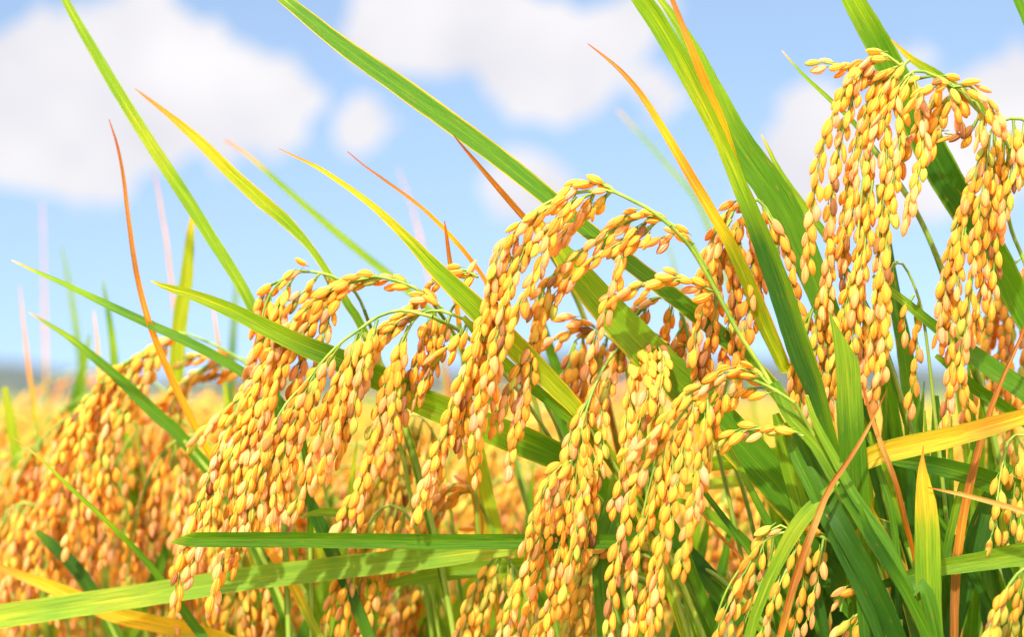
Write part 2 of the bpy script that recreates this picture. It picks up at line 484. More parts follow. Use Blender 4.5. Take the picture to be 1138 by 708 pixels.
# ------------------------------------------------------------------ blades
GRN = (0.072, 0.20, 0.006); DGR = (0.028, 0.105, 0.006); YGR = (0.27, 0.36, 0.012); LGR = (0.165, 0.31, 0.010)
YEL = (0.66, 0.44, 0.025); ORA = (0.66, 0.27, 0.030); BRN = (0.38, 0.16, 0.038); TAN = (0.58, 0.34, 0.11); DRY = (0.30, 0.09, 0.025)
CC = dict(g=GRN, d=DGR, y=YGR, l=LGR, Y=YEL, O=ORA, B=BRN, T=TAN, D=DRY)
def ramp(spec, t):
    """spec: string of colour letters spread evenly, or list of (t, letter)"""
    if isinstance(spec, str):
        spec = [(i / max(1, len(spec) - 1), ch) for i, ch in enumerate(spec)]
    for (t0, a), (t1, b) in zip(spec, spec[1:]):
        if t <= t1:
            f = 0 if t1 == t0 else max(0, (t - t0) / (t1 - t0))
            return np.array(CC[a]) * (1 - f) + np.array(CC[b]) * f
    return np.array(CC[spec[-1][1]])

def blade(mb, wp, ws, colours, edge=None, roll=0.0, fold=0.22, step=0.004, faces_cam=True, cut=None, nrm=None, twist=0.0, wave=0.0, seed=0, view=None, ncol=None):
    """a grass blade: wp world points tip first, ws metric widths there"""
    q, par, L = crom(wp, step)
    n = len(q); r = random.Random(seed)
    T = np.gradient(q, axis=0); T /= np.linalg.norm(T, axis=1)[:, None] + 1e-12
    w = np.interp(par, np.arange(len(ws)), ws)
    S = (-1.0, -0.93, -0.82, -0.45, -0.06, 0.06, 0.45, 0.82, 0.93, 1.0)
    e_ph = r.uniform(0, 9); jit = [r.uniform(-1, 1) if r.random() < 0.8 else r.uniform(-2.5, -1) for _ in range(n)]
    vs, uvs, cs = [], [], []
    for i in range(n):
        t = i / (n - 1)
        if faces_cam: nn = unit(view - q[i])
        else: nn = np.array(nrm, dtype=float)
        side = unit(np.cross(T[i], nn)); nn = np.cross(side, T[i])
        ro = R(roll + twist * (t - 0.5)) + 0.10 * math.sin(t * 7 + e_ph)
        sd = side * math.cos(ro) + nn * math.sin(ro); up_ = np.cross(sd, T[i])
        hw = w[i] / 2 / (max(0.35, math.cos(ro)) if faces_cam else 1)
        c = ramp(colours, min(1, par[i] / (ncol - 1)) if ncol else t)
        for s in S:
            off = 0
            if cut and t < cut[0]: off = s * cut[1] * (1 - t / cut[0])
            ww = hw * (1 + 0.012 * math.sin(i * 0.5 + s * 2 + e_ph) + (jit[i] if s > 0 else jit[-1 - i]) * 0.016)
            p = q[i] + sd * s * ww + up_ * (fold * hw * (abs(s) - 0.5) + wave * math.sin(i * 0.28 + s * 2) * hw) - T[i] * off
            cc = c
            if edge and abs(s) > 0.9 and (len(edge) == 1 or (s > 0) == (edge[1] == '+')):
                cc = c * 0.35 + np.array(CC[edge[0]]) * 0.65
            elif edge and len(edge) == 3 and (s > 0) == (edge[1] == '+') and abs(s) > 0.3:
                cc = c * 0.5 + np.array(CC[edge[0]]) * 0.5
            vs.append(p); uvs.append((0.5 + s * w[i] / 0.024, t * L * 100)); cs.append(cc)
    m = len(S); fs = []
    for i in range(n - 1):
        for k in range(m - 1):
            fs.append((i * m + k, i * m + k + 1, (i + 1) * m + k + 1, (i + 1) * m + k))
    # the material reads u within one blade: keep the fractional part usable
    uv = np.array(uvs); uv[:, 1] += (seed * 13.7) % 97
    mb.add(vs, fs, uv, cs, 0)
    return q, T

# ------------------------------------------------------------------ ground, hills, far field
def tag(o, label=None, cat=None, group=None, kind=None):
    if label: o['label'] = label
    if cat: o['category'] = cat
    if group: o['group'] = group
    if kind: o['kind'] = kind
    return o

def plain_mesh(name, verts, faces, mat):
    me = bpy.data.meshes.new(name); me.from_pydata([tuple(v) for v in verts], [], faces); me.materials.append(mat); me.update()
    return me
SOIL = ground_material('paddy_soil', (0.10, 0.075, 0.035, 1), (0.22, 0.19, 0.06, 1), 9.0, (0.13, 0.17, 0.03, 1))
S_ = 9000
tag(link('ground', plain_mesh('ground', [(-S_, -S_, 0), (S_, -S_, 0), (S_, S_, 0), (-S_, S_, 0)], [(0, 1, 2, 3)], SOIL)), kind='structure')
HILL = ground_material('wooded_hill', (0.010, 0.024, 0.026, 1), (0.026, 0.045, 0.04, 1), 0.05, (0.02, 0.035, 0.04, 1))
def hills():
    vs, fs = [], []
    nx, ny = 160, 8
    for j in range(ny):
        for i in range(nx):
            a = R(-75 + 150 * i / (nx - 1))
            d = 900 + 70 * j
            prof = 21 + 6 * math.sin(a * 7 + 1.0) + 5 * math.sin(a * 17 + .4) + 3 * math.sin(a * 41) + 1.2 * math.sin(a * 113) - 10 * math.exp(-((a - 0.05) / 0.12) ** 2) * 0.3
            h = max(0, prof) * math.sin(math.pi * min(1, (j + 0.0) / (ny - 1))) ** 0.7
            vs.append((math.sin(a) * d, math.cos(a) * d, h - 0.3))
    for j in range(ny - 1):
        for i in range(nx - 1):
            fs.append((j * nx + i, j * nx + i + 1, (j + 1) * nx + i + 1, (j + 1) * nx + i))
    o = link('hills', plain_mesh('hills', vs, fs, HILL)); o.data.shade_smooth()
    tag(o, kind='structure')
hills()

# ------------------------------------------------------------------ arching panicle of its own (for the rows behind)
def free_panicle(r, top, lean, length=0.17, low=False, mood=None, spacing=0.0038, n_br=8):
    """returns mesh builder holding the rachis and its grains; top: where it leaves the stalk; lean: unit horizontal direction"""
    mb = MB()
    grains = free_panicle_into(mb, r, top, lean, length, low, mood, spacing, n_br)
    return mb
def free_panicle_into(mb, r, top, lean, length, low, mood, spacing, n_br, gsize=0.0073):
    lean = np.array(lean, dtype=float)
    pts = [np.array(top, dtype=float)]
    d = unit(np.array((0, 0, 1.0)) + lean * 0.35)
    nseg = 12
    for i in range(nseg):
        d = unit(d + (np.array((0, 0, -1.0)) * 0.26 + lean * 0.10) * (1.0 if i > 1 else 0.5) + np.array([r.uniform(-.05, .05) for _ in range(3)]))
        pts.append(pts[-1] + d * length / nseg)
    tube(mb, pts, 0.0010, 0.0004, step=0.012, sides=4, mat=1)
    q, par, L = crom(pts, 0.004)
    T = np.gradient(q, axis=0)
    for k in range(n_br):
        i = int(len(q) * (0.22 + 0.70 * k / n_br)); p = q[i]; tt = unit(T[i])
        side = unit(np.cross(tt, (0, 0, 1)) + 1e-6) * r.choice((-1, 1))
        dd = unit(tt + side * r.uniform(0.2, 0.8) + np.array([r.uniform(-.2, .2) for _ in range(3)]))
        bl = r.uniform(0.045, 0.085) * (1.15 - 0.35 * k / n_br)
        bp = [p]
        for s in range(6):
            dd = unit(dd + np.array((0, 0, -0.42)))
            bp.append(bp[-1] + dd * bl / 6)
        for g in place_grains(bp, r, mood or 'gold', spacing=spacing, size=gsize): add_grain_to(mb, g, low)
    for g in place_grains(list(q[int(len(q) * 0.72)::4]), r, mood or 'gold', spacing=spacing, size=gsize): add_grain_to(mb, g, low)

def free_blade(mb, r, base, az, length, width, colours, rise=1.2, droop=0.12, step=0.02):
    h = np.array((math.cos(az), math.sin(az), 0)); d = unit(h * 0.35 + np.array((0, 0, rise)))
    pts = [np.array(base, dtype=float)]
    for i in range(8):
        d = unit(d + np.array((0, 0, -droop)) * (i / 5) + h * 0.03)
        pts.append(pts[-1] + d * length / 8)
    pts = pts[::-1]
    ws = [0.0004, width * .35, width * .65, width * .85, width, width, width, width * .9, width * .6]
    nrm = unit(np.cross(np.cross(h, (0, 0, 1)), unit(pts[0] - pts[-1])))
    blade(mb, pts, ws, colours, roll=r.uniform(-50, 50), faces_cam=False, nrm=nrm, step=step, twist=r.uniform(-60, 60), seed=r.randrange(50))

BLADE_COL = ['YyggG', 'Oyygg', 'yygg', 'BOYyg', 'llgg', 'TYyyg', 'yyll']
BLADE_COL = [b.replace('G', 'g') for b in BLADE_COL]
def hill_prototype(seed):
    """a whole rice hill: several stalks, each with its own drooping head, and its blades"""
    r = random.Random(seed)
    parts = []
    wind = np.array((-0.93, -0.36, 0))
    for k in range(5):
        a = r.uniform(0, 6.28); rr = r.uniform(0.01, 0.05)
        bx, by = rr * math.cos(a), rr * math.sin(a)
        lx, ly = bx * 2.2 + r.uniform(-.02, .02), by * 2.2 + r.uniform(-.02, .02)
        H = r.uniform(0.77, 0.86)
        mb = MB(); tube(mb, [(bx * .5, by * .5, 0), (bx, by, H * .4), (lx * .9, ly * .9, H * .8), (lx, ly, H)], 0.0024, 0.0011, step=0.05, sides=5)
        parts.append(('stalk', mb.mesh('stalk', [STEM])))
        ln = unit(wind + np.array((r.uniform(-.7, .7), r.uniform(-.7, .7), 0)))
        mb = free_panicle(r, (lx, ly, H), ln, length=r.uniform(0.14, 0.19), low=True, spacing=0.0042, n_br=8, mood=r.choice(['gold', 'gold', 'amber', 'green']))
        parts.append(('panicle', mb.mesh('panicle', [HUSK, STEM])))
    for k in range(9):
        mb = MB(); a = r.uniform(0, 6.28)
        free_blade(mb, r, (0.02 * math.cos(a), 0.02 * math.sin(a), r.uniform(0.42, 0.62)), a, r.uniform(0.22, 0.36), r.uniform(0.008, 0.013), r.choice(BLADE_COL), rise=r.uniform(1.2, 3.0), droop=r.uniform(0.05, 0.2))
        parts.append(('leaf', mb.mesh('leaf', [LEAF])))
    return parts
PROTOS = [hill_prototype(s) for s in (21, 22, 23, 24)]

def put_hill(k, x, y, rz, s, label, group):
    e = bpy.data.objects.new('rice_plant', None); COL.objects.link(e)
    e.empty_display_size = 0.05
    e.location = (x, y, 0); e.rotation_euler = (0, 0, rz); e.scale = (s, s, s)
    tag(e, label, 'rice plant', group)
    for nm, me in PROTOS[k]:
        o = bpy.data.objects.new(nm, me); COL.objects.link(o); o.parent = e
    return e

def px_of(x, y, z=0.8):
    v = Vector((x, y, z)) - CAM
    d = v.dot(FWD)
    return 569 + v.dot(RIGHT) / d / PXM

hr = random.Random(5)
bands = [(0.98, 'soft-focus rice plants just behind the sharp ones'), ]
rows = []
y = 1.02
while y < 2.6:
    x0 = -0.55 * y - 0.15; x1 = 0.50 * y + 0.15
    x = x0
    while x < x1:
        rows.append((x + hr.uniform(-.03, .03), y + hr.uniform(-.04, .04)))
        x += 0.115 + 0.03 * y
    y += 0.115 + 0.03 * y
for (x, y) in rows:
    px = px_of(x, y)
    if px < -250 or px > 1400: continue
    near = y < 1.5
    side = 'left' if px < 380 else ('middle' if px < 760 else 'right')
    if near:
        lab = {'left': 'softly blurred golden rice plant crowding the left, behind the sharp drooping heads',
               'middle': 'softly blurred yellow rice plant behind the gap between the central heads',
               'right': 'softly blurred rice plant hidden among upright green blades at the right'}[side]
    else:
        lab = {'left': 'far blurred rice plant in the rows below the dark hills at left',
               'middle': 'far blurred rice plant glimpsed between the central heads',
               'right': 'far blurred rice plant glimpsed behind the right-hand blades'}[side]
    put_hill(hr.randrange(4), x, y, hr.uniform(-.5, .5), (hr.uniform(0.96, 1.03) if near else hr.uniform(0.94, 1.0)), lab, ('near' if near else 'far') + ' blurred rice plants, ' + side)

# the paddy beyond: one uncountable mass
def far_field():
    r = random.Random(77)
    protos = []
    for s in range(3):
        mb = MB()
        for k in range(4):
            a = r.uniform(0, 6.28); lx, ly = 0.07 * math.cos(a), 0.07 * math.sin(a); H = r.uniform(0.71, 0.80)
            tube(mb, [(0, 0, 0), (lx, ly, H)], 0.002, 0.001, step=0.3, sides=3, mat=2)
            sub = MB(); free_panicle_into(sub, r, (lx, ly, H), unit(np.array((-0.9, r.uniform(-.6, .6), 0))), 0.15, True, None, 0.010, 6, gsize=0.014)
            for v, f, u, c, m in zip(sub.v, sub.f, sub.uv, sub.c, sub.m): mb.v.append(v); mb.c.append(c); mb.uv.append(u); mb.f.append(f + 0 + (mb.n)); mb.m.append(m * 2); 
            mb.n += sub.n
        for k in range(9):
            sub = MB(); a = r.uniform(0, 6.28)
            free_blade(sub, r, (0, 0, 0.5), a, r.uniform(0.3, 0.5), 0.018, r.choice(BLADE_COL), step=0.12, rise=2)
            for v, f, u, c in zip(sub.v, sub.f, sub.uv, sub.c): mb.v.append(v); mb.c.append(c); mb.uv.append(u); mb.f.append(f + mb.n); mb.m.append(np.full(len(f), 1, np.int32))
            mb.n += sub.n
        V, F, U, Cc, Mm = np.concatenate(mb.v), np.concatenate(mb.f), np.concatenate(mb.uv), np.concatenate(mb.c), np.concatenate(mb.m)
        protos.append((V, F, U, Cc, Mm))
    big = MB()
    y = 2.7
    while y < 26:
        x = -0.75 * y
        while x < 0.75 * y:
            V, F, U, Cc, Mm = protos[r.randrange(3)]
            a = r.uniform(-.6, .6); s = r.uniform(.9, 1.04) * (1 + 0.0 * y)
            M = np.array([[math.cos(a), -math.sin(a), 0], [math.sin(a), math.cos(a), 0], [0, 0, 1]]) * s
            big.v.append((V @ M.T + (x + r.uniform(-.08, .08), y + r.uniform(-.08, .08), 0)).astype(np.float32)); big.c.append(Cc); big.uv.append(U)
            big.f.append(F + big.n); big.m.append(Mm); big.n += len(V)
            x += 0.24 + 0.055 * y
        y += 0.22 + 0.07 * y
    me = big.mesh('rice_field', [HUSK, LEAF, STEM])
    tag(link('distant_rice_crop', me), 'golden green rice crop running away to the foot of the hills', 'rice crop', None, 'stuff')
far_field()
CANOPY = ground_material('canopy', (0.15, 0.18, 0.03, 1), (0.40, 0.28, 0.05, 1), 1.2, (0.12, 0.19, 0.03, 1))
def canopy():
    vs, fs = [], []
    r = random.Random(3)
    nx, ny = 90, 60
    for j in range(ny):
        d = 24 * (880 / 24) ** (j / (ny - 1))
        for i in range(nx):
            a = R(-70 + 140 * i / (nx - 1))
            vs.append((math.sin(a) * d, math.cos(a) * d, 0.70 + r.uniform(0, .14) + (0 if j else -0.66)))
    for j in range(ny - 1):
        for i in range(nx - 1):
            fs.append((j * nx + i, j * nx + i + 1, (j + 1) * nx + i + 1, (j + 1) * nx + i))
    tag(link('far_paddies', plain_mesh('far_paddies', vs, fs, CANOPY)), kind='structure')
canopy()

# ------------------------------------------------------------------ traced plants
PLANTS = {}
def make_plant(key, name, label, cat, foot, group=None):
    e = bpy.data.objects.new(name, None); COL.objects.link(e); e.empty_display_size = 0.05
    e.location = foot
    tag(e, label, cat, group)
    PLANTS[key] = dict(e=e, foot=np.array(foot, dtype=float))
    return PLANTS[key]

def zz(z, n):
    return [z] * n if isinstance(z, (int, float)) else [float(v) for v in np.interp(np.linspace(0, 1, n), np.linspace(0, 1, len(z)), z)]

def path(pts, z):
    return [np.array(P(x, y, q)) for (x, y), q in zip(pts, zz(z, len(pts)))]

def to_ground(wp, spread=0.25):
    """continue a path that ends in the air down to a foot on the ground"""
    last = wp[-1]; d = unit(wp[-1] - wp[-2])
    hd = np.array((d[0], d[1], 0.0))
    foot = np.array((last[0], last[1], 0.0)) + hd * 0.14
    p1 = last + d * 0.13; p1[2] = min(p1[2], last[2] + 0.01)
    p2 = foot + np.array((0, 0, last[2] * 0.45))
    out = []
    for t in (0.10, 0.22, 0.38, 0.58, 0.8, 1.0):
        out.append(last * (1 - t) ** 3 + 3 * p1 * t * (1 - t) ** 2 + 3 * p2 * t * t * (1 - t) + foot * t ** 3)
    return out

def stalk_mesh(wp, foot, r_top, r_bot=0.0026, nodes=True):
    mb = MB()
    pts = [p - foot for p in wp]
    L = sum(np.linalg.norm(b - a) for a, b in zip(pts, pts[1:]))
    def rf(t):
        k = 1
        for nd in (0.42, 0.66, 0.86):
            k += 0.45 * math.exp(-((t - nd) * L / 0.0035) ** 2)
        return k
    tube(mb, pts, r_top, r_bot, step=0.004, sides=8, rfun=rf if nodes else None)
    return mb.mesh('stalk', [STEM])

def panicle_plant(key, label, rachis, strands, z=0.0, stalk=(), stalk_z=None, mood='gold', seed=1, spacing=0.0025, fill=0, size=0.0070, depth=0.8, droop=0.35, group=None):
    """rachis: pixels from where it leaves the stalk to its tip; strands: pixels of every grain strand"""
    r = random.Random(seed)
    top = P(rachis[0][0], rachis[0][1], zz(z, 2)[0])
    st = [np.array(top)]
    if stalk: st += path(stalk, stalk_z if stalk_z is not None else z)
    else: st += [np.array(P(rachis[0][0] + 8, rachis[0][1] + 60, z))]
    st += to_ground(st)
    pl = make_plant(key, 'rice_plant', label, 'rice plant', tuple(st[-1]), group)
    foot = pl['foot']; e = pl['e']
    link('stalk', stalk_mesh(st, foot, 0.00075), e)
    ra = [p - foot for p in path(rachis, z)]
    mb = MB(); tube(mb, ra, 0.00072, 0.0004, step=0.004, sides=6)
    pan = link('panicle', mb.mesh('panicle', [STEM]), e)
    grains = []
    zr = zz(z, len(rachis))
    for si, s in enumerate(strands):
        j = min(range(len(rachis)), key=lambda q: (rachis[q][0] - s[0][0]) ** 2 + (rachis[q][1] - s[0][1]) ** 2)
        z0, z1 = zr[j], zr[-1]
        # each strand swells out of the rachis plane, forward or back, then hangs
        dz = r.uniform(-depth, depth) * (1 if len(s) > 3 else 0.6)
        zs = [z0 + (z1 - z0) * min(1, 2 * i / (len(s) - 1)) + dz * min(1, 1.5 * i / (len(s) - 1)) for i in range(len(s))]
        wp = [np.array(P(x + r.uniform(-1, 1), y, q)) - foot for (x, y), q in zip(s, zs)]
        mb = MB(); tube(mb, wp, 0.0006, 0.00025, step=0.006, sides=4)
        link('grain_branch', mb.mesh('grain_branch', [STEM]), pan)
        grains += place_grains(wp, r, mood, spacing=spacing, size=size, droop=droop)
    grains.sort(key=lambda g: (Vector(g[0] + foot) - CAM).length)
    # near 100 of them individuals, the hidden rest one part
    for (pos, rot, s, c, k) in grains[:100]:
        o = bpy.data.objects.new('grain', GMESH[k]); COL.objects.link(o); o.parent = pan
        o.location = pos; o.rotation_mode = 'QUATERNION'; o.rotation_quaternion = rot; o.scale = s
        o.color = (c[0], c[1], c[2], 1)
    if len(grains) > 100:
        mb = MB()
        for g in grains[100:]: add_grain_to(mb, g)
        tag(link('grain', mb.mesh('grain_rest', [HUSK, STEM]), pan), kind='stuff')
    pl['st'] = st
    return pl

LEAF_SEED = [0]
def leaf(label, pts, ws, z, colours, host=None, edge=None, roll=None, fold=0.22, cut=None, name='rice_shoot', cat='rice shoot', base=None, end=True, twist=0, part_label=None, wave=0.0):
    """pts in photo pixels tip first. Without a host it is a shoot of its own: stalk + blade."""
    LEAF_SEED[0] += 1
    sd_ = LEAF_SEED[0]
    r = random.Random(sd_ * 7)
    if isinstance(colours, str) and sum(ch in 'DBT' for ch in colours) >= 3 and len(ws) > 3: fold, wave = 1.1, 0.10
    if roll is None: roll = r.choice((-1, 1)) * r.uniform(8, 30)
    wp = path(pts, z); zs = zz(z, len(pts))
    wm = [max(0.8, w) * PXM * (FOC + q / 100) for w, q in zip(ws, zs)]
    if host:
        pl = PLANTS[host]; foot = pl['foot']
        if end:
            # run the sheath on down to the host's stalk
            st = pl['st']; last = wp[-1]
            low = np.array(st[-2]) * 0.5 + np.array(st[-3]) * 0.5
            tgt = low if low[2] < last[2] - 0.03 else np.array(st[-2])
            wp = wp + [last + (tgt - last) * 0.35 + unit(wp[-1] - wp[-2]) * 0.03, tgt]; wm = wm + [wm[-1] * 0.8, 0.003]
        e = pl['e']
    else:
        down = to_ground(wp)
        st = [wp[-1]] + down
        wp2 = wp + [down[0], down[1]]
        pl = make_plant('shoot%d' % sd_, name, label, cat, tuple(down[-1])); foot = pl['foot']; e = pl['e']
        pl['st'] = st
        link('stalk', stalk_mesh([wp[-1] + (wp[-2] - wp[-1]) * 0.02] + down, foot, 0.0010), e)
        wp = wp2; wm = wm + [min(wm[-1], 0.006), 0.003]
    n_in = len(ws)
    mb = MB()
    # colour spec covers the whole blade incl. the hidden sheath; stretch it over the visible part
    blade(mb, [p - foot for p in wp], wm, colours, edge=edge, roll=roll, fold=fold, cut=cut, twist=twist, seed=sd_, wave=wave, view=np.array(CAM) - foot, ncol=n_in)
    o = link('leaf', mb.mesh('leaf', [LEAF]), e)
    if part_label: o['label'] = part_label
    return o


# ---------------------------------------------------------------- the heads, traced one by one
panicle_plant('A', 'rice plant with the tallest, fullest drooping head, hanging against the sky at upper right',
    [(1122, 165), (1108, 141), (1089, 125), (1067, 100), (1043, 86), (1020, 78), (1003, 88), (990, 112), (975, 145), (962, 185), (955, 240), (952, 300)],
    [[(1000, 72), (983, 60), (969, 63), (952, 76), (935, 110), (915, 165), (903, 225), (897, 292)],
     [(985, 64), (965, 72), (948, 110), (930, 180), (922, 250), (922, 330)],
     [(1003, 70), (975, 90), (955, 150), (940, 220), (938, 300), (945, 350)],
     [(969, 153), (962, 220), (955, 300), (960, 370), (958, 425)],
     [(983, 120), (985, 180), (980, 250), (975, 320), (968, 400)],
     [(955, 200), (940, 260), (915, 320), (930, 370)],
     [(995, 98), (1002, 140), (994, 200), (987, 260), (982, 310), (985, 350), (980, 400), (971, 440)],
     [(1015, 80), (1024, 130), (1026, 170), (1015, 215), (1007, 240)],
     [(1043, 86), (1040, 110), (1025, 135), (1005, 165), (998, 190)],
     [(1067, 98), (1052, 112), (1042, 135), (1036, 155)],
     [(1089, 125), (1085, 138), (1068, 150), (1050, 148)],
     [(952, 290), (940, 340), (930, 390), (920, 440), (924, 500)],
     [(962, 70), (945, 74), (930, 71), (913, 69)],
     [(1010, 66), (995, 80), (980, 105), (965, 140), (952, 190)],
     [(1035, 84), (1010, 90), (990, 100), (972, 125)],
     [(1060, 96), (1080, 96), (1098, 112), (1110, 135)],
     [(1040, 84), (1055, 90), (1075, 110)],
     [(1000, 88), (975, 84), (955, 92), (940, 104)], [(1060, 98), (1050, 92), (1030, 96), (1015, 112)], [(1010, 84), (1000, 100), (980, 130), (970, 150)], [(1082, 112), (1094, 128), (1090, 148)], [(1050, 90), (1064, 112), (1066, 132)],
     [(970, 200), (962, 270), (950, 340), (945, 400), (935, 430)]],
    z=0.2, stalk=[(1117, 210), (1124, 255), (1142, 300), (1175, 400)], stalk_z=[2.4, 3, 3, 3], seed=3)

panicle_plant('B', 'rice plant whose head hangs straight down beside the broad dark blade at right edge',
    [(1165, 165), (1150, 140), (1130, 131), (1108, 137), (1095, 160), (1085, 195), (1075, 235), (1068, 290)],
    [[(1098, 155), (1078, 210), (1060, 260), (1048, 320), (1043, 375)],
     [(1085, 190), (1068, 240), (1058, 300), (1055, 360), (1058, 410), (1050, 465)],
     [(1100, 150), (1094, 200), (1086, 260), (1080, 310), (1074, 360), (1066, 410)],
     [(1115, 135), (1114, 180), (1110, 230), (1107, 280), (1101, 335)],
     [(1126, 133), (1127, 165), (1122, 200), (1115, 240)],
     [(1106, 145), (1104, 200), (1098, 260), (1092, 320), (1084, 370)],
     [(1138, 134), (1136, 160), (1134, 190)],
     [(1150, 140), (1142, 160), (1140, 185)],
     [(1072, 250), (1064, 310), (1068, 370), (1068, 420), (1076, 450)]],
    z=1.0, stalk=[(1175, 240), (1190, 380)], seed=5)

panicle_plant('B2', 'rice plant with a slightly blurred head filling the right edge behind the hanging one',
    [(1190, 330), (1170, 300), (1145, 285), (1125, 295), (1110, 330), (1098, 380), (1090, 420)],
    [[(1125, 295), (1112, 340), (1100, 380), (1090, 420)], [(1140, 288), (1130, 340), (1120, 390), (1112, 450)],
     [(1150, 290), (1142, 350), (1138, 410), (1128, 460), (1122, 490)], [(1112, 320), (1095, 360), (1085, 400), (1078, 460)],
     [(1160, 295), (1155, 360), (1150, 440)], [(1118, 310), (1118, 360), (1108, 410), (1098, 450)], [(1104, 350), (1092, 390), (1080, 430), (1072, 480)]],
    z=7, stalk=[(1200, 420), (1205, 520)], seed=6)

panicle_plant('B3', 'rice plant with a pale, half-empty greenish head at the right edge above the corner',
    [(1175, 560), (1160, 510), (1140, 484), (1122, 488), (1115, 510), (1112, 540)],
    [[(1120, 490), (1112, 530), (1106, 575), (1100, 610)], [(1130, 486), (1128, 530), (1124, 570), (1120, 600)], [(1142, 486), (1140, 530), (1136, 580)], [(1150, 494), (1150, 550), (1140, 600)]],
    z=0.8, stalk=[(1185, 640)], seed=8, mood='green', spacing=0.0046)

panicle_plant('B4', 'rice plant cut by the lower right corner, its head pale and very close',
    [(1180, 690), (1165, 650), (1145, 630), (1125, 645), (1112, 675), (1105, 710)],
    [[(1130, 640), (1112, 668), (1104, 700), (1100, 730)], [(1140, 634), (1132, 670), (1122, 700), (1118, 730)], [(1150, 636), (1148, 680), (1138, 720)], [(1122, 655), (1108, 685), (1098, 705)]],
    z=-3, stalk=[(1190, 760)], seed=9, mood='green')

panicle_plant('C', 'rice plant whose long sharp head arches highest over the middle, tip pointing down left',
    [(745, 251), (724, 234), (703, 223), (679, 212), (656, 212), (629, 217), (602, 229), (581, 249), (562, 285), (548, 330), (532, 380), (515, 430), (500, 470)],
    [[(690, 217), (672, 206), (658, 202), (643, 204), (632, 212)],
     [(664, 212), (645, 222), (625, 240), (600, 262), (585, 285)],
     [(640, 215), (610, 230), (578, 250), (556, 278), (545, 312)],
     [(602, 229), (588, 262), (574, 300), (558, 350), (545, 400), (532, 440), (528, 480)],
     [(581, 249), (560, 290), (545, 340), (525, 390), (507, 440), (490, 490), (475, 530), (464, 567)],
     [(570, 285), (560, 340), (552, 400), (545, 440), (532, 480), (529, 525)],
     [(640, 218), (617, 250), (602, 290), (585, 325), (567, 365), (553, 400), (546, 420)],
     [(660, 214), (654, 232), (638, 248), (620, 268)],
     [(679, 212), (672, 222), (655, 232), (645, 245)],
     [(548, 320), (535, 370), (518, 420), (500, 470), (488, 520), (474, 555)],
     [(560, 290), (548, 340), (538, 390), (520, 440), (512, 490)]],
    z=0, stalk=[(768, 276), (796, 324), (819, 367), (842, 402), (866, 442), (894, 480), (935, 550), (985, 630), (1030, 710)], stalk_z=[.5, 1, 1, 1, .8, .6, .8, 1, 1], seed=12)

panicle_plant('D', 'rice plant with thin loose strands looping below the highest central arch, sky showing through',
    [(786, 300), (770, 272), (755, 255), (740, 246), (715, 240), (690, 252), (663, 270), (638, 288), (612, 308), (600, 330), (590, 380)],
    [[(748, 251), (730, 240), (708, 235), (690, 242)],
     [(715, 240), (690, 250), (668, 264), (645, 280), (622, 300), (602, 325), (594, 345)],
     [(722, 242), (700, 262), (672, 280), (645, 298), (622, 322), (610, 345)],
     [(732, 244), (710, 266), (693, 283), (685, 310), (673, 345), (661, 375), (655, 402)],
     [(705, 268), (696, 274), (688, 292)],
     [(604, 320), (597, 360), (588, 400), (577, 450), (566, 514)],
     [(612, 308), (602, 350), (587, 390), (570, 425), (551, 470)],
     [(757, 256), (747, 262), (730, 266)],
     [(772, 274), (768, 266), (760, 258)],
     [(800, 326), (782, 319), (765, 313), (747, 305)],
     [(760, 311), (740, 312), (718, 316), (700, 322), (683, 328)],
     [(596, 350), (592, 400), (584, 440), (572, 480)]],
    z=1.0, stalk=[(800, 330), (822, 372), (846, 410), (870, 450), (905, 510), (960, 600), (1000, 700)], stalk_z=[1.4, 1.6, 1.6, 1.6, 1.6, 1.8, 2], seed=14, depth=0.5)

panicle_plant('E', 'rice plant with its head bent over right of centre, tip reaching the bottom edge',
    [(883, 448), (860, 433), (838, 423), (815, 420), (795, 427), (773, 442), (753, 468), (739, 493), (728, 519), (718, 555), (710, 600)],
    [[(855, 428), (838, 412), (822, 410), (805, 413), (788, 424)],
     [(795, 427), (770, 434), (752, 452), (735, 472), (715, 492), (703, 500)],
     [(753, 468), (727, 500), (707, 535), (695, 575), (685, 620), (680, 670), (676, 715)],
     [(739, 493), (730, 540), (716, 580), (706, 620), (702, 660), (696, 712)],
     [(773, 442), (765, 480), (757, 520), (748, 560), (741, 600), (732, 650), (725, 704)],
     [(785, 432), (787, 460), (780, 500), (776, 540), (767, 580), (761, 610), (757, 630)],
     [(810, 420), (802, 445), (795, 468), (785, 500), (778, 540), (770, 575)],
     [(862, 436), (840, 430), (818, 438), (800, 447)],
     [(893, 485), (872, 476), (850, 477), (828, 478), (808, 488)],
     [(745, 480), (748, 530), (740, 580), (725, 640), (712, 690)],
     [(800, 425), (776, 450), (760, 480), (748, 510), (740, 540)]],
    z=-0.8, stalk=[(905, 485), (945, 560), (990, 640), (1030, 720)], stalk_z=[-.3, 0, .3, .5], seed=16)

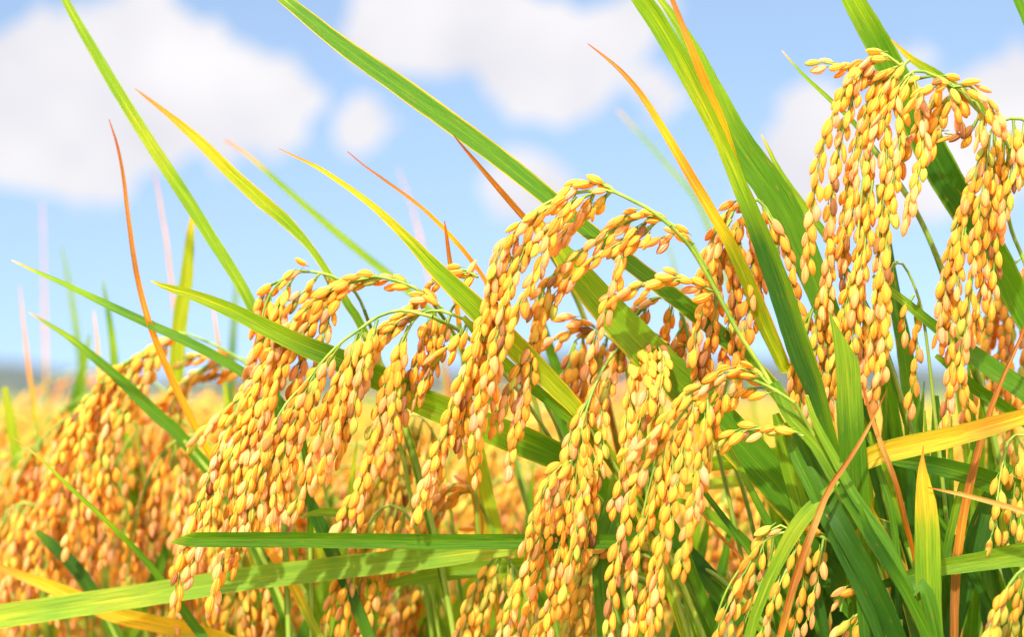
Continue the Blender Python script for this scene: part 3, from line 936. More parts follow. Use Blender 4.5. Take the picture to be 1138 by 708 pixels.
panicle_plant('F', 'rice plant whose long head hangs down the centre under the wide diagonal green blade',
    [(745, 385), (722, 368), (706, 370), (691, 384), (672, 407), (657, 440), (646, 480), (641, 525), (636, 570)],
    [[(656, 440), (641, 470), (631, 505), (617, 545), (605, 585), (588, 625), (572, 665), (556, 712)],
     [(691, 384), (680, 420), (669, 460), (668, 505), (661, 545), (653, 590), (641, 628)],
     [(700, 378), (707, 405), (700, 440), (696, 490), (690, 535), (682, 560)],
     [(712, 372), (722, 402), (720, 435), (710, 475), (704, 512)],
     [(642, 500), (634, 550), (624, 600), (615, 650), (608, 700)],
     [(646, 475), (650, 530), (642, 580), (634, 625), (625, 670)],
     [(672, 407), (657, 440), (650, 480), (650, 530), (645, 570), (640, 600)],
     [(725, 372), (738, 400), (735, 430), (728, 462)],
     [(640, 510), (620, 520), (606, 540), (596, 570), (586, 600)],
     [(636, 540), (620, 580), (602, 630), (590, 670), (575, 715)],
    ],
    z=[4.4, 4.2, 4.0, 3.6, 1.8, .9, .6, .6, .6], stalk=[(770, 420), (800, 480), (830, 560), (860, 700)], stalk_z=[4.2, 4.6, 5, 5], seed=18)

panicle_plant('G', 'rice plant with a dense amber head bunched behind the tall crossing blades',
    [(864, 275), (856, 240), (842, 222), (826, 224), (812, 240), (803, 270), (798, 310), (795, 350)],
    [[(842, 222), (822, 224), (808, 235), (798, 252), (788, 275), (780, 305), (774, 345)],
     [(832, 228), (824, 245), (817, 264), (812, 290)],
     [(803, 262), (797, 300), (797, 340), (790, 380), (782, 415)],
     [(810, 262), (813, 300), (814, 340), (806, 380), (800, 420)],
     [(839, 252), (836, 300), (831, 350), (825, 390), (817, 430)],
     [(822, 258), (824, 310), (816, 360), (819, 410)],
     [(845, 222), (852, 240), (860, 256)],
     [(848, 230), (868, 262), (878, 295), (884, 330), (896, 352)],
     [(856, 246), (862, 290), (872, 330), (880, 365)],
     [(798, 280), (790, 320), (776, 360), (770, 400)],
     [(835, 235), (840, 270), (845, 310), (843, 350)],
     [(812, 244), (800, 265), (792, 290), (788, 330)], [(822, 232), (836, 250), (838, 275)],
     [(795, 330), (790, 370), (776, 410), (770, 440)]],
    z=2.4, stalk=[(872, 340), (885, 420), (915, 520), (960, 640)], stalk_z=[3, 3, 3.3, 3.6], seed=20, mood='amber')

panicle_plant('H', 'rice plant whose bushy head fans out left of the highest central arch',
    [(560, 385), (530, 362), (501, 349), (484, 345), (465, 350), (452, 370), (440, 400), (430, 440), (420, 480)],
    [[(532, 308), (518, 300), (503, 300), (488, 310), (472, 325), (458, 345)],
     [(478, 346), (450, 352), (428, 372), (410, 402), (396, 440), (385, 478)],
     [(455, 362), (441, 395), (433, 430), (421, 470), (413, 510), (404, 545), (394, 590)],
     [(484, 345), (472, 368), (466, 392), (457, 418), (450, 445), (444, 472)],
     [(501, 349), (494, 370), (486, 395), (478, 415), (470, 432)],
     [(520, 358), (511, 374), (500, 386), (486, 392)],
     [(438, 400), (424, 445), (414, 490), (403, 530), (388, 560), (373, 588)],
     [(462, 352), (432, 370), (412, 395), (402, 425), (388, 455), (377, 495), (366, 522)],
     [(483, 345), (482, 375), (476, 405), (464, 440)],
     [(495, 347), (478, 330), (462, 332), (448, 350), (430, 365)],
     [(460, 345), (440, 355), (418, 372), (398, 398), (384, 430)],
     [(500, 348), (510, 330), (516, 318), (520, 310)],
     [(448, 380), (440, 430), (436, 470), (428, 510)]],
    z=1.6, stalk=[(590, 420), (630, 500), (665, 620)], stalk_z=[2.5, 3.5, 4], seed=22)

panicle_plant('M', 'rice plant with a long bare green arch and yellow-green strands left of centre',
    [(480, 352), (447, 345), (420, 352), (400, 366), (380, 380), (361, 399), (338, 427), (318, 449), (302, 478), (288, 515)],
    [[(402, 366), (393, 390), (380, 412), (367, 442), (354, 482), (346, 510), (339, 540), (330, 563)],
     [(378, 383), (361, 410), (345, 440), (326, 472), (307, 502), (291, 540), (280, 575), (268, 604), (259, 624)],
     [(358, 402), (340, 432), (319, 465), (297, 492), (281, 522), (269, 555), (258, 592), (247, 628), (239, 660)],
     [(397, 370), (389, 400), (382, 430), (375, 460), (367, 492), (355, 525)],
     [(338, 427), (331, 460), (316, 500), (306, 545), (300, 590)],
     [(420, 355), (412, 385), (401, 420), (391, 460)],
     [(318, 449), (300, 490), (288, 530), (275, 570), (262, 600)],
     [(350, 412), (345, 450), (330, 490), (318, 530), (312, 570)]],
    z=1.0, stalk=[(520, 375), (580, 440), (640, 540), (670, 640)], stalk_z=[2.6, 3.4, 4, 4.4], seed=24, mood='gold', depth=0.6)

panicle_plant('J', 'rice plant whose heavy wide head slopes down left beneath the pointed green blade',
    [(480, 335), (465, 322), (440, 312), (412, 307), (385, 314), (355, 332), (328, 362), (306, 400), (290, 440), (276, 480), (264, 520)],
    [[(465, 322), (448, 314), (428, 309), (405, 308)], [(425, 309), (404, 306), (382, 312), (358, 324)],
     [(410, 309), (386, 314), (361, 327), (336, 348), (315, 372), (301, 400)],
     [(400, 312), (372, 322), (350, 345), (340, 385), (330, 420), (321, 460)],
     [(352, 340), (331, 370), (313, 400), (300, 440), (286, 480), (272, 520), (264, 560)],
     [(328, 362), (302, 400), (281, 432), (262, 462), (246, 492), (234, 524), (222, 562), (208, 600), (199, 640), (197, 662)],
     [(306, 400), (291, 450), (276, 490), (263, 530), (255, 580)],
     [(290, 440), (270, 472), (250, 502), (240, 542), (226, 580), (214, 622)],
     [(372, 322), (364, 362), (352, 402), (345, 440)],
     [(322, 370), (300, 400), (280, 430), (256, 452), (232, 474), (219, 488)],
     [(395, 318), (376, 330), (352, 352), (325, 385), (310, 420), (296, 460)],
     [(345, 345), (318, 372), (296, 402), (282, 436)],
     [(276, 470), (256, 510), (238, 555), (224, 600), (210, 635)]],
    z=2.7, stalk=[(510, 380), (560, 480), (600, 620)], stalk_z=[4, 5, 6], seed=26)

panicle_plant('K', 'rice plant whose smaller head arches just above the heavy left one',
    [(405, 345), (395, 325), (372, 308), (347, 302), (330, 303), (316, 310), (301, 325), (292, 350), (286, 380)],
    [[(344, 302), (337, 296), (329, 300)], [(330, 303), (320, 318), (310, 338), (300, 358), (292, 385)], [(316, 310), (300, 318), (290, 336), (283, 360)],
     [(356, 303), (347, 316), (332, 328), (318, 345), (305, 365)], [(301, 325), (299, 350), (290, 375), (282, 400), (274, 425)], [(360, 304), (366, 318), (350, 325), (340, 340)]],
    z=3.6, stalk=[(420, 390), (450, 520)], stalk_z=[5, 6], seed=28)

panicle_plant('L', 'rice plant with a blurred head arching up to the stray brown blade at left',
    [(275, 405), (258, 394), (235, 382), (215, 374), (198, 370), (178, 379), (150, 397), (122, 418), (98, 445), (78, 482), (64, 520)],
    [[(205, 370), (188, 376), (168, 390), (150, 408), (138, 425)], [(150, 397), (125, 412), (105, 437), (86, 462), (70, 500), (55, 540), (40, 575)],
     [(162, 392), (141, 425), (126, 452), (116, 482), (111, 520), (105, 560)], [(175, 385), (162, 420), (147, 442), (136, 470), (125, 505), (120, 560), (115, 620)],
     [(120, 418), (101, 450), (91, 490), (92, 530), (85, 570), (75, 605)], [(190, 373), (175, 395), (158, 425), (146, 452)],
     [(98, 445), (80, 475), (64, 510), (48, 550)], [(140, 402), (118, 430), (100, 455), (82, 500), (68, 550)], [(185, 376), (150, 400), (120, 430), (95, 455)], [(130, 410), (112, 460), (104, 510), (98, 560)]],
    z=11, stalk=[(300, 440), (330, 560)], stalk_z=[13, 15], seed=30, depth=1.6)

panicle_plant('L2', 'rice plant with few blurred sideways strands between the two left heads',
    [(300, 430), (285, 405), (262, 398), (240, 402), (218, 414), (200, 432), (188, 460)],
    [[(262, 398), (240, 396), (218, 397), (206, 402)], [(250, 402), (228, 412), (205, 425), (186, 442), (168, 460)], [(232, 406), (214, 420), (200, 445), (196, 480)], [(280, 404), (262, 412), (240, 416), (222, 418)], [(205, 428), (190, 460), (182, 500), (176, 540)]],
    z=13, stalk=[(320, 500)], stalk_z=15, seed=31)

panicle_plant('N1', 'rice plant with a blurred yellow head hung from a pale green hoop, low centre left',
    [(500, 560), (490, 500), (470, 465), (455, 462), (446, 480), (442, 520), (438, 560)],
    [[(455, 462), (440, 480), (428, 510), (415, 545), (400, 580)], [(470, 465), (462, 500), (450, 540), (436, 580), (428, 620)], [(480, 475), (478, 510), (468, 550), (456, 590)],
     [(446, 485), (432, 530), (420, 570), (405, 610)], [(486, 490), (488, 530), (478, 570)], [(460, 463), (450, 500), (442, 540), (430, 590), (410, 630)]],
    z=9, stalk=[(510, 640)], stalk_z=10, seed=33, mood='green')
panicle_plant('N2', 'rice plant whose small blurred head points left just above the level cut blade',
    [(560, 625), (547, 588), (535, 563), (524, 548), (505, 538), (490, 546), (478, 566), (468, 600)],
    [[(532, 556), (518, 540), (500, 540), (486, 556)], [(505, 538), (488, 552), (474, 572), (466, 600)], [(520, 545), (500, 556), (484, 575), (478, 596)], [(556, 612), (545, 596), (530, 590)], [(478, 566), (466, 590), (456, 625)]],
    z=7, stalk=[(575, 700)], stalk_z=8, seed=34)
panicle_plant('N3', 'rice plant whose yellow-green head hangs to the bottom edge just left of the central head',
    [(590, 680), (575, 640), (560, 618), (545, 626), (530, 650), (518, 690)],
    [[(548, 622), (532, 645), (518, 675), (508, 712)], [(556, 620), (548, 650), (538, 685), (530, 720)], [(565, 622), (562, 655), (555, 695)], [(535, 640), (525, 670), (520, 710)], [(570, 630), (572, 670), (566, 710)]],
    z=4.5, stalk=[(600, 760)], stalk_z=5, seed=35, mood='green')
panicle_plant('N4', 'rice plant with an olive green head at the bottom between the two sharpest heads',
    [(760, 660), (735, 628), (705, 614), (675, 614), (650, 628), (630, 655), (612, 690)],
    [[(705, 614), (685, 606), (668, 612), (655, 625)], [(675, 614), (655, 632), (640, 660), (628, 700)], [(690, 616), (676, 640), (664, 670), (655, 710)], [(650, 628), (628, 650), (608, 680), (592, 712)], [(715, 618), (702, 628), (682, 636), (668, 650)], [(725, 622), (712, 606), (695, 604)], [(645, 635), (648, 670), (640, 712)]],
    z=3.4, stalk=[(775, 740)], stalk_z=4, seed=36, mood='green')
panicle_plant('N5', 'rice plant with a blurred head dangling below the horizontal blades, left of centre bottom',
    [(470, 600), (450, 570), (430, 562), (412, 580), (402, 620), (396, 670)],
    [[(425, 565), (408, 600), (400, 650), (392, 712)], [(415, 575), (395, 610), (385, 660), (376, 712)], [(440, 565), (428, 610), (415, 660), (405, 705)], [(450, 570), (440, 610), (432, 650)], [(405, 600), (380, 640), (362, 690), (352, 720)]],
    z=6, stalk=[(490, 720)], stalk_z=7, seed=37)
panicle_plant('N6', 'rice plant with a slightly blurred head behind the widest diagonal blade',
    [(770, 400), (758, 350), (742, 330), (722, 335), (706, 350), (694, 375), (684, 410)],
    [[(742, 330), (722, 332), (705, 342), (692, 352)], [(748, 335), (745, 352), (738, 372), (730, 392)], [(722, 335), (712, 355), (700, 372), (690, 400)], [(755, 345), (762, 362), (760, 385), (750, 410)], [(706, 350), (690, 380), (676, 420), (668, 450)], [(760, 360), (750, 375), (742, 400)], [(770, 385), (756, 386), (744, 384)],
     [(720, 338), (700, 360), (680, 395), (660, 430)]],
    z=3.6, stalk=[(790, 470), (820, 600)], stalk_z=5, seed=38)
panicle_plant('N7', 'rice plant with a short blurred twig of grains pointing left in the sky gap, centre',
    [(700, 430), (690, 390), (672, 372), (654, 370), (640, 378), (630, 400)],
    [[(672, 372), (652, 358), (634, 353)], [(664, 371), (640, 366), (620, 376), (612, 380)], [(650, 371), (644, 395), (638, 425), (632, 455)], [(676, 374), (670, 400), (660, 430)], [(660, 372), (655, 400), (648, 430), (640, 460)], [(640, 380), (630, 410), (622, 440)]],
    z=5.5, stalk=[(715, 520)], stalk_z=6, seed=39)

panicle_plant('O', 'rice plant whose short greenish head is half hidden under the curled brown tip',
    [(941, 620), (925, 603), (901, 593), (881, 591), (860, 595), (843, 608), (820, 636), (806, 660), (795, 690)],
    [[(881, 591), (868, 584), (855, 590), (842, 604)], [(843, 608), (830, 632), (818, 655), (806, 682), (796, 710)], [(860, 595), (857, 620), (845, 650), (832, 680), (822, 712)],
     [(881, 592), (884, 612), (870, 642), (858, 672), (846, 712)], [(901, 593), (896, 622), (891, 655), (885, 690), (880, 718)], [(925, 603), (915, 592), (903, 587)], [(918, 600), (915, 615), (902, 622)], [(850, 600), (840, 625), (826, 650), (812, 690)], [(915, 598), (908, 640), (898, 690)]],
    z=-0.4, stalk=[(960, 660), (985, 730)], stalk_z=0, seed=40, spacing=0.0040)
panicle_plant('PP', 'rice plant showing only a tiny sparse sprig of grains low at right among dark blades',
    [(985, 705), (978, 682), (968, 666), (957, 656), (946, 656), (938, 664), (934, 680)],
    [[(965, 662), (954, 652), (942, 654), (934, 664)], [(956, 682), (944, 686), (938, 695)], [(972, 672), (958, 684), (946, 700)]],
    z=-0.4, stalk=[(992, 760)], stalk_z=0, seed=41, spacing=0.0045)
panicle_plant('Q', 'rice plant with thin broken strands in the sky gap between the two right-hand heads',
    [(1040, 470), (1030, 380), (1022, 335), (1008, 300), (996, 290), (988, 305), (984, 335), (980, 370)],
    [[(998, 290), (990, 302), (984, 318)], [(988, 305), (984, 340), (980, 380), (975, 430)], [(1022, 335), (1017, 350), (1019, 385), (1016, 420), (1012, 445)], [(1015, 328), (1008, 340), (1004, 365)], [(990, 300), (982, 330), (972, 370), (962, 400)]],
    z=2.2, stalk=[(1050, 560)], stalk_z=2.5, seed=42, spacing=0.0042)
panicle_plant('RR', 'rice plant with a narrow head hanging between the crossing blades and the tallest head',
    [(935, 372), (922, 340), (912, 332), (903, 345), (896, 370), (890, 400)],
    [[(912, 334), (908, 370), (906, 400), (900, 440), (902, 475)], [(905, 342), (892, 364), (886, 400), (881, 430), (883, 460)], [(920, 338), (918, 380), (912, 420), (908, 470)], [(896, 370), (893, 410), (890, 450)], [(930, 350), (928, 400), (920, 450), (915, 490)]],
    z=1.4, stalk=[(950, 460), (965, 600)], stalk_z=2, seed=43)
# leaning heads low at the left, softly out of focus
lows = [
 ('rice plant with a blurred head sloping out through the left edge, below the arching one', [(150, 470), (120, 445), (90, 455), (55, 480), (25, 520), (5, 570)], 16),
 ('rice plant with a blurred head drooping beside the thin green spear-like blade at left', [(250, 520), (230, 490), (205, 485), (180, 505), (160, 545), (148, 600), (140, 650)], 12),
 ('rice plant with a blurred head hanging straight over the orange blade at lower left', [(140, 560), (118, 520), (98, 512), (78, 530), (62, 575), (52, 630), (46, 680)], 13),
 ('rice plant with a blurred head in the bottom left, tip under the long flat blade', [(280, 600), (262, 560), (240, 548), (218, 565), (200, 605), (190, 650), (182, 700)], 9),
 ('rice plant with a blurred head in the extreme lower left corner above the orange blade', [(60, 600), (42, 565), (22, 560), (2, 580), (-15, 620), (-22, 680)], 15),
 ('rice plant with a blurred head at bottom left, below both flat green blades', [(340, 660), (318, 625), (296, 620), (272, 640), (255, 680), (246, 720)], 10),
 ('rice plant with a blurred head filling the gap behind the sharp strands left of centre', [(360, 540), (340, 505), (318, 500), (298, 520), (285, 560), (276, 610)], 11),
 ('rice plant with a blurred golden head just under the skyline at far left', [(190, 440), (160, 420), (125, 428), (85, 445), (50, 470), (25, 500)], 24),
 ('rice plant with a blurred head below the skyline left, behind the orange stray stalk', [(330, 470), (300, 445), (270, 448), (240, 470), (222, 510), (212, 560)], 20),
 ('rice plant with a blurred yellowish head at the bottom, under the flat blades', [(500, 690), (480, 650), (456, 645), (436, 665), (424, 710), (418, 750)], 11),
 ('rice plant with a blurred head seen low through the gap right of the bent head', [(870, 560), (850, 520), (828, 515), (808, 535), (795, 580), (788, 630)], 16),
 ('rice plant with a blurred head deep among the upright blades at lower right', [(1060, 600), (1040, 560), (1018, 555), (998, 575), (986, 620), (980, 670)], 12),
 ('rice plant with a blurred head behind the orange upright stalk at right', [(1150, 520), (1128, 485), (1106, 480), (1086, 500), (1074, 545), (1068, 600)], 11),
 ('rice plant with a blurred head low behind the central head, in the middle', [(740, 560), (720, 520), (696, 515), (676, 535), (664, 580), (658, 640)], 12),
]
for i, (lab, ra, z) in enumerate(lows):
    r = random.Random(500 + i)
    strands = []
    n = len(ra)
    for k in range(10):
        a = 1 + (n - 2.5) * k / 10 * 0.8
        j = int(a); f = a - j
        x0 = ra[j][0] * (1 - f) + ra[j + 1][0] * f; y0 = ra[j][1] * (1 - f) + ra[j + 1][1] * f
        sx = r.uniform(-26, 6); ln = r.uniform(95, 165) * 0.7 / (0.7 + z / 100) * (1.1 - k * .03)
        strands.append([(x0, y0), (x0 + sx * .5, y0 + ln * .22), (x0 + sx * .85, y0 + ln * .5), (x0 + sx * 1.1, y0 + ln * .78), (x0 + sx * 1.2, y0 + ln)])
    panicle_plant('low%d' % i, lab, ra, strands, z=z, stalk=[(ra[0][0] + 15, ra[0][1] + 90)], stalk_z=z + 1, seed=600 + i, depth=1.8, mood=r.choice(['gold', 'gold', 'amber']))

# the second rank of soft heads that closes the gaps low in the picture
sr = random.Random(404)
spots = [(40, 500), (110, 520), (175, 470), (215, 545), (300, 470), (345, 560), (395, 500), (450, 560), (500, 500), (545, 545), (610, 500), (660, 560), (40, 610), (120, 620), (210, 640), (330, 640), (440, 650), (540, 470), (720, 560), (790, 590), (860, 520), (980, 560), (1010, 470), (1090, 560), (5, 470), (780, 500)]
for i, (x, y) in enumerate(spots):
    r = random.Random(900 + i)
    z = sr.uniform(17, 34); k = 0.7 / (0.7 + z / 100)
    ra = [(x + 70 * k, y + 70 * k), (x + 48 * k, y + 12 * k), (x + 20 * k, y - 8 * k), (x - 18 * k, y + 2 * k), (x - 50 * k, y + 40 * k), (x - 72 * k, y + 95 * k), (x - 84 * k, y + 160 * k)]
    strands = []
    for q in range(9):
        a = 1 + 3.7 * q / 9; j = int(a); f = a - j
        x0 = ra[j][0] * (1 - f) + ra[j + 1][0] * f; y0 = ra[j][1] * (1 - f) + ra[j + 1][1] * f
        sx = r.uniform(-34, 4) * k; ln = r.uniform(110, 190) * k
        strands.append([(x0, y0), (x0 + sx * .5, y0 + ln * .22), (x0 + sx * .9, y0 + ln * .5), (x0 + sx * 1.1, y0 + ln * .78), (x0 + sx * 1.2, y0 + ln)])
    panicle_plant('rank%d' % i, 'rice plant with a soft unfocused head in the second rank, behind the sharp ones', ra, strands, z=z, stalk=[(ra[0][0] + 6, ra[0][1] + 90)], stalk_z=z + 1,
                  seed=950 + i, depth=1.8, mood=r.choice(['gold', 'gold', 'green', 'amber']), spacing=0.0042, group='soft heads of the second rank')

# ---------------------------------------------------------------- the blades, traced one by one (tip first)
leaf('', [(300, -14), (335, 14), (380, 50), (460, 107), (540, 165), (600, 212), (660, 262), (720, 308), (780, 355), (830, 400), (870, 445), (920, 515), (965, 580), (1005, 650)],
     [11, 15, 19, 23, 22, 20, 18, 19, 20, 18, 17, 18, 18, 16], [2.2, 1.8, 1.8, 2.6, 3.2, 2.4], 'lggggggggggggg', host='C', edge='Y', roll=24, part_label='longest green blade, crossing the sky from the top edge down to the lower right')
leaf('rice shoot with the widest green blade, yellow along one edge, slanting down right of centre', [(588, 236), (614, 268), (640, 302), (680, 350), (730, 402), (780, 450), (830, 502), (875, 552), (915, 610), (960, 680)],
     [8, 18, 30, 38, 43, 43, 44, 43, 34, 28], [2.4, 2.4, 2.6, 3, 3, 3, 3], 'Yylllggggg', edge='Y+', roll=14)
leaf('rice shoot whose blade has a dry orange tip, turning yellow then green towards the centre', [(310, 165), (335, 177), (360, 190), (410, 225), (450, 262), (480, 294), (512, 325), (545, 358), (580, 392), (620, 432), (652, 470)],
     [1, 3, 5, 7, 11, 17, 23, 27, 26, 22, 15], [1, .8, .6, .5, .8, 1.2], 'BOYYylllyyy', edge='Y', roll=-18)
leaf('rice shoot with a slim green folded blade close under the orange-tipped one, centre', [(515, 352), (540, 382), (570, 412), (610, 445), (650, 480), (690, 530)], [6, 12, 14, 12, 12, 9], 1.4, 'yglgll', roll=-30)
leaf('rice shoot with a thin brown-tipped blade rising in the sky between the two central arches', [(386, 168), (405, 184), (430, 202), (470, 232), (500, 262), (525, 292), (545, 325)], [1, 2, 3, 4, 5, 5, 5], [2, 2.5, 3.5, 5], 'DBBOYOO', roll=15)
leaf('rice shoot with a reddish brown dry tip touching the long green blade, top centre', [(504, 150), (515, 164), (530, 182), (552, 208), (578, 238), (605, 270)], [1, 3, 5, 6, 7, 6], [.6, 1.6, 5], 'DDBBBB', roll=20)
leaf('rice shoot showing a short upright brown stub above the orange-tipped blade', [(494, 245), (496, 262), (499, 285), (502, 305), (510, 360)], [1, 4, 5, 6, 6], [2.2, 5], 'DBBOO', roll=10)
leaf('', [(653, 48), (672, 63), (692, 81), (714, 108), (740, 150), (768, 198), (795, 244), (815, 280), (832, 318), (850, 362), (872, 412), (892, 470)],
     [1, 3, 5, 7, 9, 11, 13, 15, 17, 18, 14, 7], [1.4, 1.2, 1.2, 1.3, 1.8, 2.6, 3], 'DBBOYOYyyyyy', host='G', edge='O-', roll=14, wave=.03, part_label='yellow blade with dry brown pointed tip, beside the tall blades')
leaf('', [(704, -14), (725, 14), (748, 52), (776, 105), (803, 160), (825, 212), (848, 268), (868, 322), (888, 385), (905, 430), (925, 500), (960, 590)],
     [20, 22, 22, 18, 15, 18, 23, 27, 28, 23, 18, 14], [.4, .4, .4, .3, .2, .2], 'lllyylddddgg', host='E', edge='l-x', roll=-24, part_label='bright upright green blade, darker inside the fold, crossing in front')
leaf('rice shoot with a broad tapering blade behind the crossing ones, top right of centre', [(722, -16), (745, 14), (770, 55), (795, 108), (825, 165), (864, 222), (893, 282), (918, 345), (950, 430), (980, 540)],
     [4, 9, 17, 26, 33, 37, 34, 28, 24, 20], [2.6, 2.6, 2.8, 3], 'ylllggggdd', roll=16)
leaf('rice shoot with an orange dried strip running beside the top of the tall crossing blades', [(742, -14), (754, 16), (768, 52), (784, 92), (803, 136), (822, 190), (850, 260)], [5, 6, 8, 10, 9, 6, 4], [-.1, 0, 1.4, 3.6], 'BBOOYyy', roll=-12)
leaf('rice shoot with a small green blade tip in the sky beside the tallest head', [(846, 149), (853, 163), (862, 182), (875, 205), (895, 232), (925, 275)], [1, 4, 5, 9, 9, 8], 3.2, 'Tylllg', roll=25)
leaf('rice shoot with a hair-thin green tip in open sky, upper right', [(869, 56), (882, 71), (897, 87), (922, 110), (960, 150)], [1, 2.5, 4, 5, 6], 3.4, 'Tlllg', roll=5)
leaf('', [(932, -34), (950, 2), (975, 46), (1006, 106), (1040, 176), (1074, 234), (1108, 288), (1145, 358), (1190, 440)], [20, 25, 29, 34, 37, 35, 32, 29, 26], [3, 3.2, 3.5, 3.5, 3.5], 'llggddggg', host='B', roll=-16, edge='l', part_label='broad dark green blade behind the tallest head')
leaf('rice shoot with a narrow yellow-tipped blade rising behind the top of the tallest head', [(990, 43), (1002, 55), (1017, 68), (1040, 82), (1074, 106), (1110, 140), (1150, 200)], [1, 5, 8, 11, 11, 10, 8], 2.2, 'OYyllgg', roll=-10)
leaf('rice shoot with only a sliver of blade at the upper right corner', [(1118, -40), (1130, -5), (1140, 22), (1160, 80)], [12, 11, 8, 8], 1, 'lggg', roll=0)
leaf('rice shoot with a slanting blade under the right-hand head, running out of the right edge', [(970, 306), (985, 320), (1004, 334), (1035, 360), (1069, 385), (1105, 412), (1150, 444), (1200, 500)], [4, 8, 10, 12, 18, 22, 24, 20], [1.8, 2, 2.2], 'lllggggg', roll=22)
leaf('rice shoot with a second, narrower slanting blade beneath that under the right-hand head', [(1040, 395), (1060, 410), (1086, 433), (1122, 456), (1170, 500)], [5, 11, 13, 12, 11], 2.8, 'lgggg', roll=-20)
leaf('rice shoot with a dark upright blade seen right beside the tallest head', [(975, 205), (980, 235), (987, 285), (994, 330), (1004, 383), (1014, 463), (1018, 548), (1025, 650)], [4, 9, 12, 14, 18, 20, 22, 20], 4, 'lgddggdd', roll=20)
leaf('rice shoot with a blurred green blade behind the tallest head, right of its tip', [(955, 330), (968, 365), (980, 410), (992, 470), (1005, 560)], [6, 14, 18, 20, 18], 6, 'lgggd', roll=-15)
leaf('rice shoot whose bright upright blade is cut off square at the top, low right', [(937, 372), (941, 400), (943, 430), (946, 480), (950, 540), (953, 600), (956, 720)], [25, 26, 27, 29, 31, 30, 24], [-1.1, -1.1, -1, -.4, .3], 'lllgglg', roll=14, cut=(0.06, 0.010))
leaf('rice shoot with a golden yellow blade lying almost level, running to the right edge', [(1230, 436), (1180, 450), (1138, 463), (1100, 474), (1060, 485), (1010, 496), (968, 508), (950, 530), (951, 580), (955, 650)], [10, 14, 18, 21, 23, 25, 24, 12, 8, 7], [0, -.4, -.6, -.5, 0], 'YYYOYYYYYy', edge='y', roll=18)
leaf('rice shoot with an upright blade whose sharp tip is orange, then yellow, then green', [(1026, 496), (1025, 512), (1025, 528), (1028, 555), (1030, 585), (1031, 620), (1032, 655), (1036, 720)], [1, 4, 12, 22, 27, 29, 28, 24], -1.4, 'BOYYyllg', roll=12)
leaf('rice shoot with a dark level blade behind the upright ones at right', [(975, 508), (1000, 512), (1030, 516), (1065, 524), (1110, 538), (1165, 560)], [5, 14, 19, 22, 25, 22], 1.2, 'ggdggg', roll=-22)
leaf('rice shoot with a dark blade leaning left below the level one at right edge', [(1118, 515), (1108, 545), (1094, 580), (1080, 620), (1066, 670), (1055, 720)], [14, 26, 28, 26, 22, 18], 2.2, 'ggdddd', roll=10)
leaf('rice shoot with a bright slightly rising blade low at the right edge', [(945, 662), (975, 652), (1010, 641), (1046, 631), (1090, 624), (1138, 616), (1200, 610)], [3, 8, 13, 18, 22, 26, 26], [.6, .4, .2, 0], 'dggllll', roll=-16)
leaf('rice shoot whose tan needle-like tip points left across the lower right', [(1031, 542), (1050, 546), (1070, 550), (1100, 558), (1140, 570), (1190, 590)], [1, 3, 5, 6, 6, 7], -1.6, 'DTTTTT', roll=5)
leaf('', [(986, 433), (975, 455), (962, 480), (945, 508), (922, 542), (906, 580), (894, 612), (880, 655), (864, 716)], [1, 2, 4, 5, 6, 8, 9, 9, 8], [-2, -1.8, -1.7, -1.6], 'DBTBBTBBO', host='O', roll=20, part_label='dry brown rolled blade tip crossing in front', end=False)
leaf('rice shoot with a pale green blade bent over just left of the curled brown tip', [(932, 535), (917, 550), (900, 568), (882, 592), (862, 630), (845, 670), (832, 712)], [4, 12, 17, 18, 14, 12, 12], [-.9, -.7, -.4], 'lllylll', roll=-20)
leaf('rice shoot with a thin reddish brown stalk-like blade crossing the golden one', [(958, 425), (966, 455), (978, 490), (995, 536), (1006, 580), (1017, 625)], [2, 4, 6, 6, 6, 5], [-1.3, -1.3, -.8, 1.5], 'DBTBBO', roll=0)
leaf('', [(860, 425), (878, 462), (908, 495), (941, 548), (975, 606), (1008, 655), (1042, 712)], [12, 16, 18, 19, 18, 17, 15], [0, -.5, -1.3, -1.5], 'gllgggg', host='D', roll=25, part_label='bright green blade running down with its stalk')
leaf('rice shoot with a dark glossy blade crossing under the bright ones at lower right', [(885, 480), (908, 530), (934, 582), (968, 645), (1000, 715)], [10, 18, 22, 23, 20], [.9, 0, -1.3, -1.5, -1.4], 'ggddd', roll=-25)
leaf('rice shoot with a wide dull green blade behind the small greenish head at lower right', [(895, 598), (912, 625), (935, 655), (962, 688), (990, 730)], [16, 28, 32, 32, 28], 1.2, 'gdggg', roll=10)
leaf('rice shoot with a narrow upright blade between the widest blade and the cut-off one', [(862, 460), (868, 480), (874, 510), (884, 545), (898, 600), (910, 680)], [8, 15, 18, 19, 17, 15], 1.9, 'llllgg', roll=15)
leaf('rice shoot with a blurred yellow-green blade lying level behind the widest one', [(740, 548), (780, 540), (830, 534), (890, 528), (960, 520)], [4, 12, 14, 14, 12], 8, 'yyyyy', roll=20)
leaf('rice shoot with a second blurred level blade just above the yellow-green one', [(770, 520), (790, 516), (820, 512), (870, 505), (930, 498)], [6, 16, 18, 18, 16], 7, 'lllll', roll=-20)
leaf('rice shoot with a dark blade leaning across the bottom right of the bent head', [(738, 580), (758, 610), (780, 636), (805, 665), (840, 710)], [10, 20, 23, 22, 20], 3, 'gddgd', roll=20)
leaf('rice shoot with a thin dark stem-like blade right of the bent head', [(770, 528), (782, 546), (806, 578), (832, 612), (870, 670)], [3, 6, 7, 7, 6], 2, 'ggdgg', roll=0)
leaf('rice shoot with a soft green blade tip behind the bent head', [(752, 555), (778, 566), (800, 580), (825, 600), (860, 640)], [5, 11, 12, 12, 10], 6, 'lllgg', roll=10)
